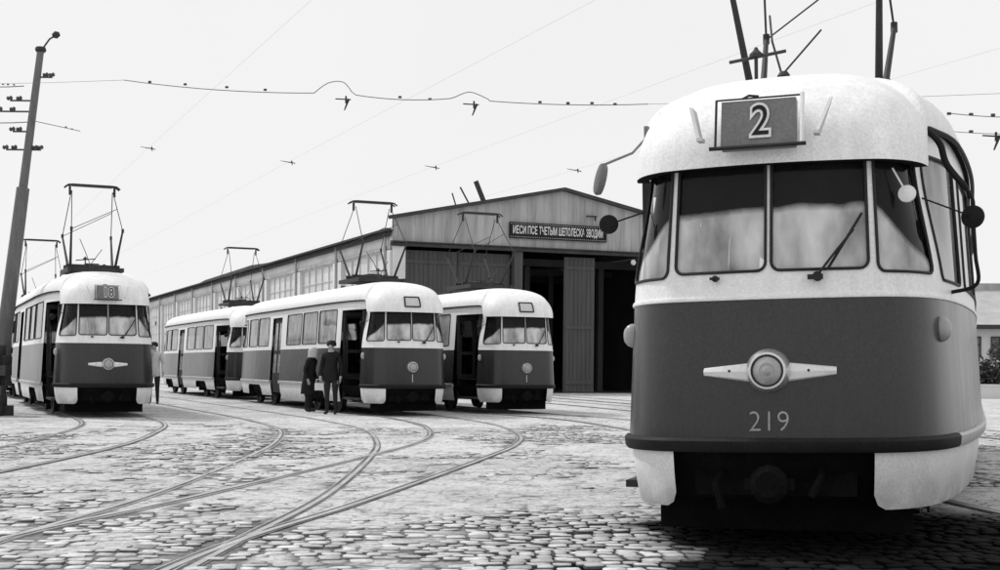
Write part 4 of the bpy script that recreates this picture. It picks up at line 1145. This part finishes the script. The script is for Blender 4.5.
# ------------------------------------------------------------------ right background: house, bushes, low wall
def house():
    T = empty('house', (24.2, 68, 0), R(-6)); tag(T, 'pale low house with tiled roof beyond the large tram', 'house')
    b = MB(); W, D, H = 12, 8, 3.55
    b.box((3.5, D / 2, H / 2), (W, D, H)); add('wall', b.mesh('wall', M['palewall']), T)
    b = MB(); x0, x1 = 3.5 - W / 2 - .4, 3.5 + W / 2 + .4; z0, z1 = H, 5.65
    b.face([(x0, -.5, z0), (x1, -.5, z0), (x1 - 2.2, D / 2, z1), (x0 + 2.2, D / 2, z1)]); b.face([(x1, D + .5, z0), (x0, D + .5, z0), (x0 + 2.2, D / 2, z1), (x1 - 2.2, D / 2, z1)])
    b.face([(x0, D + .5, z0), (x0, -.5, z0), (x0 + 2.2, D / 2, z1)]); b.face([(x1, -.5, z0), (x1, D + .5, z0), (x1 - 2.2, D / 2, z1)])
    b.face([(x0, -.5, z0 - .005), (x0, D + .5, z0 - .005), (x1, D + .5, z0 - .005), (x1, -.5, z0 - .005)]); rf = add('roof', b.mesh('roof', M['tiles']), T)
    b = MB(); b.box((3.5, -.48, H - .10), (W + .8, .12, .22)); add('eave_board', b.mesh('eave_board', M['eave']), T)
    b = MB(); b.box((1.4, D / 2 + .1, 5.65), (2.6, .7, .5)); add('roof_vent', b.mesh('roof_vent', M['gable']), rf)
    for x in (-1.6, -.4, .9, 2.6, 4.2, 5.8, 7.6):
        w = MB()
        for q in (-.38, 0, .38): w.box((x + q, -.03, 2.45), (.06, .06, 1.0))
        for z in (1.95, 2.55, 2.95): w.box((x, -.032, z), (.82, .05, .06))
        wo = add('window', w.mesh('window', M['eave']), T); p = MB(); p.box((x, -.005, 2.45), (.76, .02, 1.0)); add('pane', p.mesh('pane', M['board']), wo)
house()
def bush(x, y, rx, h, seed, lab):
    r = random.Random(seed); V = []; Fc = []
    for i in range(1500):
        a = r.random() * 6.283; e = math.acos(1 - r.random()); q = r.random() ** .4
        p = Vector((math.cos(a) * math.sin(e) * rx * q, math.sin(a) * math.sin(e) * rx * .7 * q, .2 + math.cos(e) * (h - .2) * q)) * (1 + .35 * noise.noise(Vector((x + math.cos(a) * 1.5, e * 2, seed))))
        d = Vector((r.gauss(0, 1), r.gauss(0, 1), r.gauss(0, 1))).normalized(); t = d.orthogonal().normalized(); sz = .09 + r.random() * .08
        k = len(V); V += [tuple(p - d * sz), tuple(p + t * sz * .5), tuple(p + d * sz), tuple(p - t * sz * .5)]; Fc.append((k, k + 1, k + 2, k + 3))
    T = empty('bush', (x, y, 0)); tag(T, lab, 'bush', 'dark bushes before the house')
    me = bpy.data.meshes.new('foliage'); me.from_pydata(V, [], Fc); me.materials.append(M['leaf']); add('foliage', me, T)
    b = MB()
    for k in range(5): b.tube([(0, 0, 0), (r.uniform(-.6, .6) * rx, r.uniform(-.3, .3), h * .7)], [.05, .015], 5)
    add('stem', b.mesh('stem', M['bark']), T)
bush(22.6, 62, 1.3, 2.3, 1, 'dark bush before the house, closest to the large tram')
bush(25.2, 63, 1.7, 2.0, 2, 'wider dark bush before the house at the photo edge')
bush(28.6, 62.5, 1.6, 2.2, 3, 'dark bush furthest right before the house')
b = MB(); b.box((26, 60, .28), (11, .25, .56)); b.box((26, 60, .60), (11.1, .33, .08))
tag(add('low_wall', b.mesh('low_wall', M['palewall'])), 'low pale wall in front of the dark bushes', 'wall')

# stack of tarred sleepers behind the leftmost tram
T = None
rr = random.Random(11)
for k in range(7):
    for j in range(2):
        b = MB(); b.box((0, 0, .11), (2.6, .25, .22)); o = add('railway_sleeper', b.mesh('railway_sleeper', M['timber']))
        o.location = (-12.08 + rr.uniform(-.10, .10), 29.2 + j * .4, k * .22 + .0); o.rotation_euler = (0, 0, R(rr.uniform(-3, 3)))
        tag(o, 'weathered timber sleeper in the stack at the foot of the leaning pole', 'sleeper', 'stacked timber sleepers')

# ------------------------------------------------------------------ light and camera
w = bpy.data.worlds.new('World'); scene.world = w; w.use_nodes = True
nt = w.node_tree; N = nt.nodes; L = nt.links; bg_ = N['Background']
SE, SAZ = R(50), R(302)
sky = N.new('ShaderNodeTexSky'); sky.sky_type = 'NISHITA'; sky.sun_disc = False; sky.sun_elevation = SE; sky.sun_rotation = SAZ
bw = N.new('ShaderNodeRGBToBW'); L.new(sky.outputs[0], bw.inputs[0])
tc = N.new('ShaderNodeTexCoord'); nz = N.new('ShaderNodeTexNoise'); nz.inputs['Scale'].default_value = 2.2; nz.inputs['Detail'].default_value = 6
L.new(tc.outputs['Generated'], nz.inputs['Vector'])
mr = N.new('ShaderNodeMapRange'); mr.inputs['To Min'].default_value = 8.9; mr.inputs['To Max'].default_value = 9.7; L.new(nz.outputs['Fac'], mr.inputs['Value'])
mx = N.new('ShaderNodeMix'); mx.data_type = 'FLOAT'; mx.inputs[0].default_value = .93; L.new(bw.outputs[0], mx.inputs[2]); L.new(mr.outputs[0], mx.inputs[3])
cc = N.new('ShaderNodeCombineColor')
for i in range(3): L.new(mx.outputs[0], cc.inputs[i])
L.new(cc.outputs[0], bg_.inputs['Color']); bg_.inputs['Strength'].default_value = .1
sl = bpy.data.lights.new('sun', 'SUN'); sl.energy = 2.2; sl.angle = R(6); so = bpy.data.objects.new('sun', sl); COL.objects.link(so)
sd = Vector((math.sin(SAZ) * math.cos(SE), math.cos(SAZ) * math.cos(SE), math.sin(SE)))   # towards the sun
so.rotation_euler = sd.to_track_quat('Z', 'Y').to_euler()

cam = bpy.data.cameras.new('camera'); co = bpy.data.objects.new('camera', cam); COL.objects.link(co)
co.location = (0, 0, 1.15); co.rotation_euler = (R(90), -.010, 0)
cam.sensor_width = 36; cam.lens = 48.6; cam.shift_y = .083; cam.clip_end = 5000; cam.clip_start = .1
scene.camera = co
scene.view_settings.view_transform = 'Standard'; scene.view_settings.look = 'None'; scene.view_settings.exposure = 0
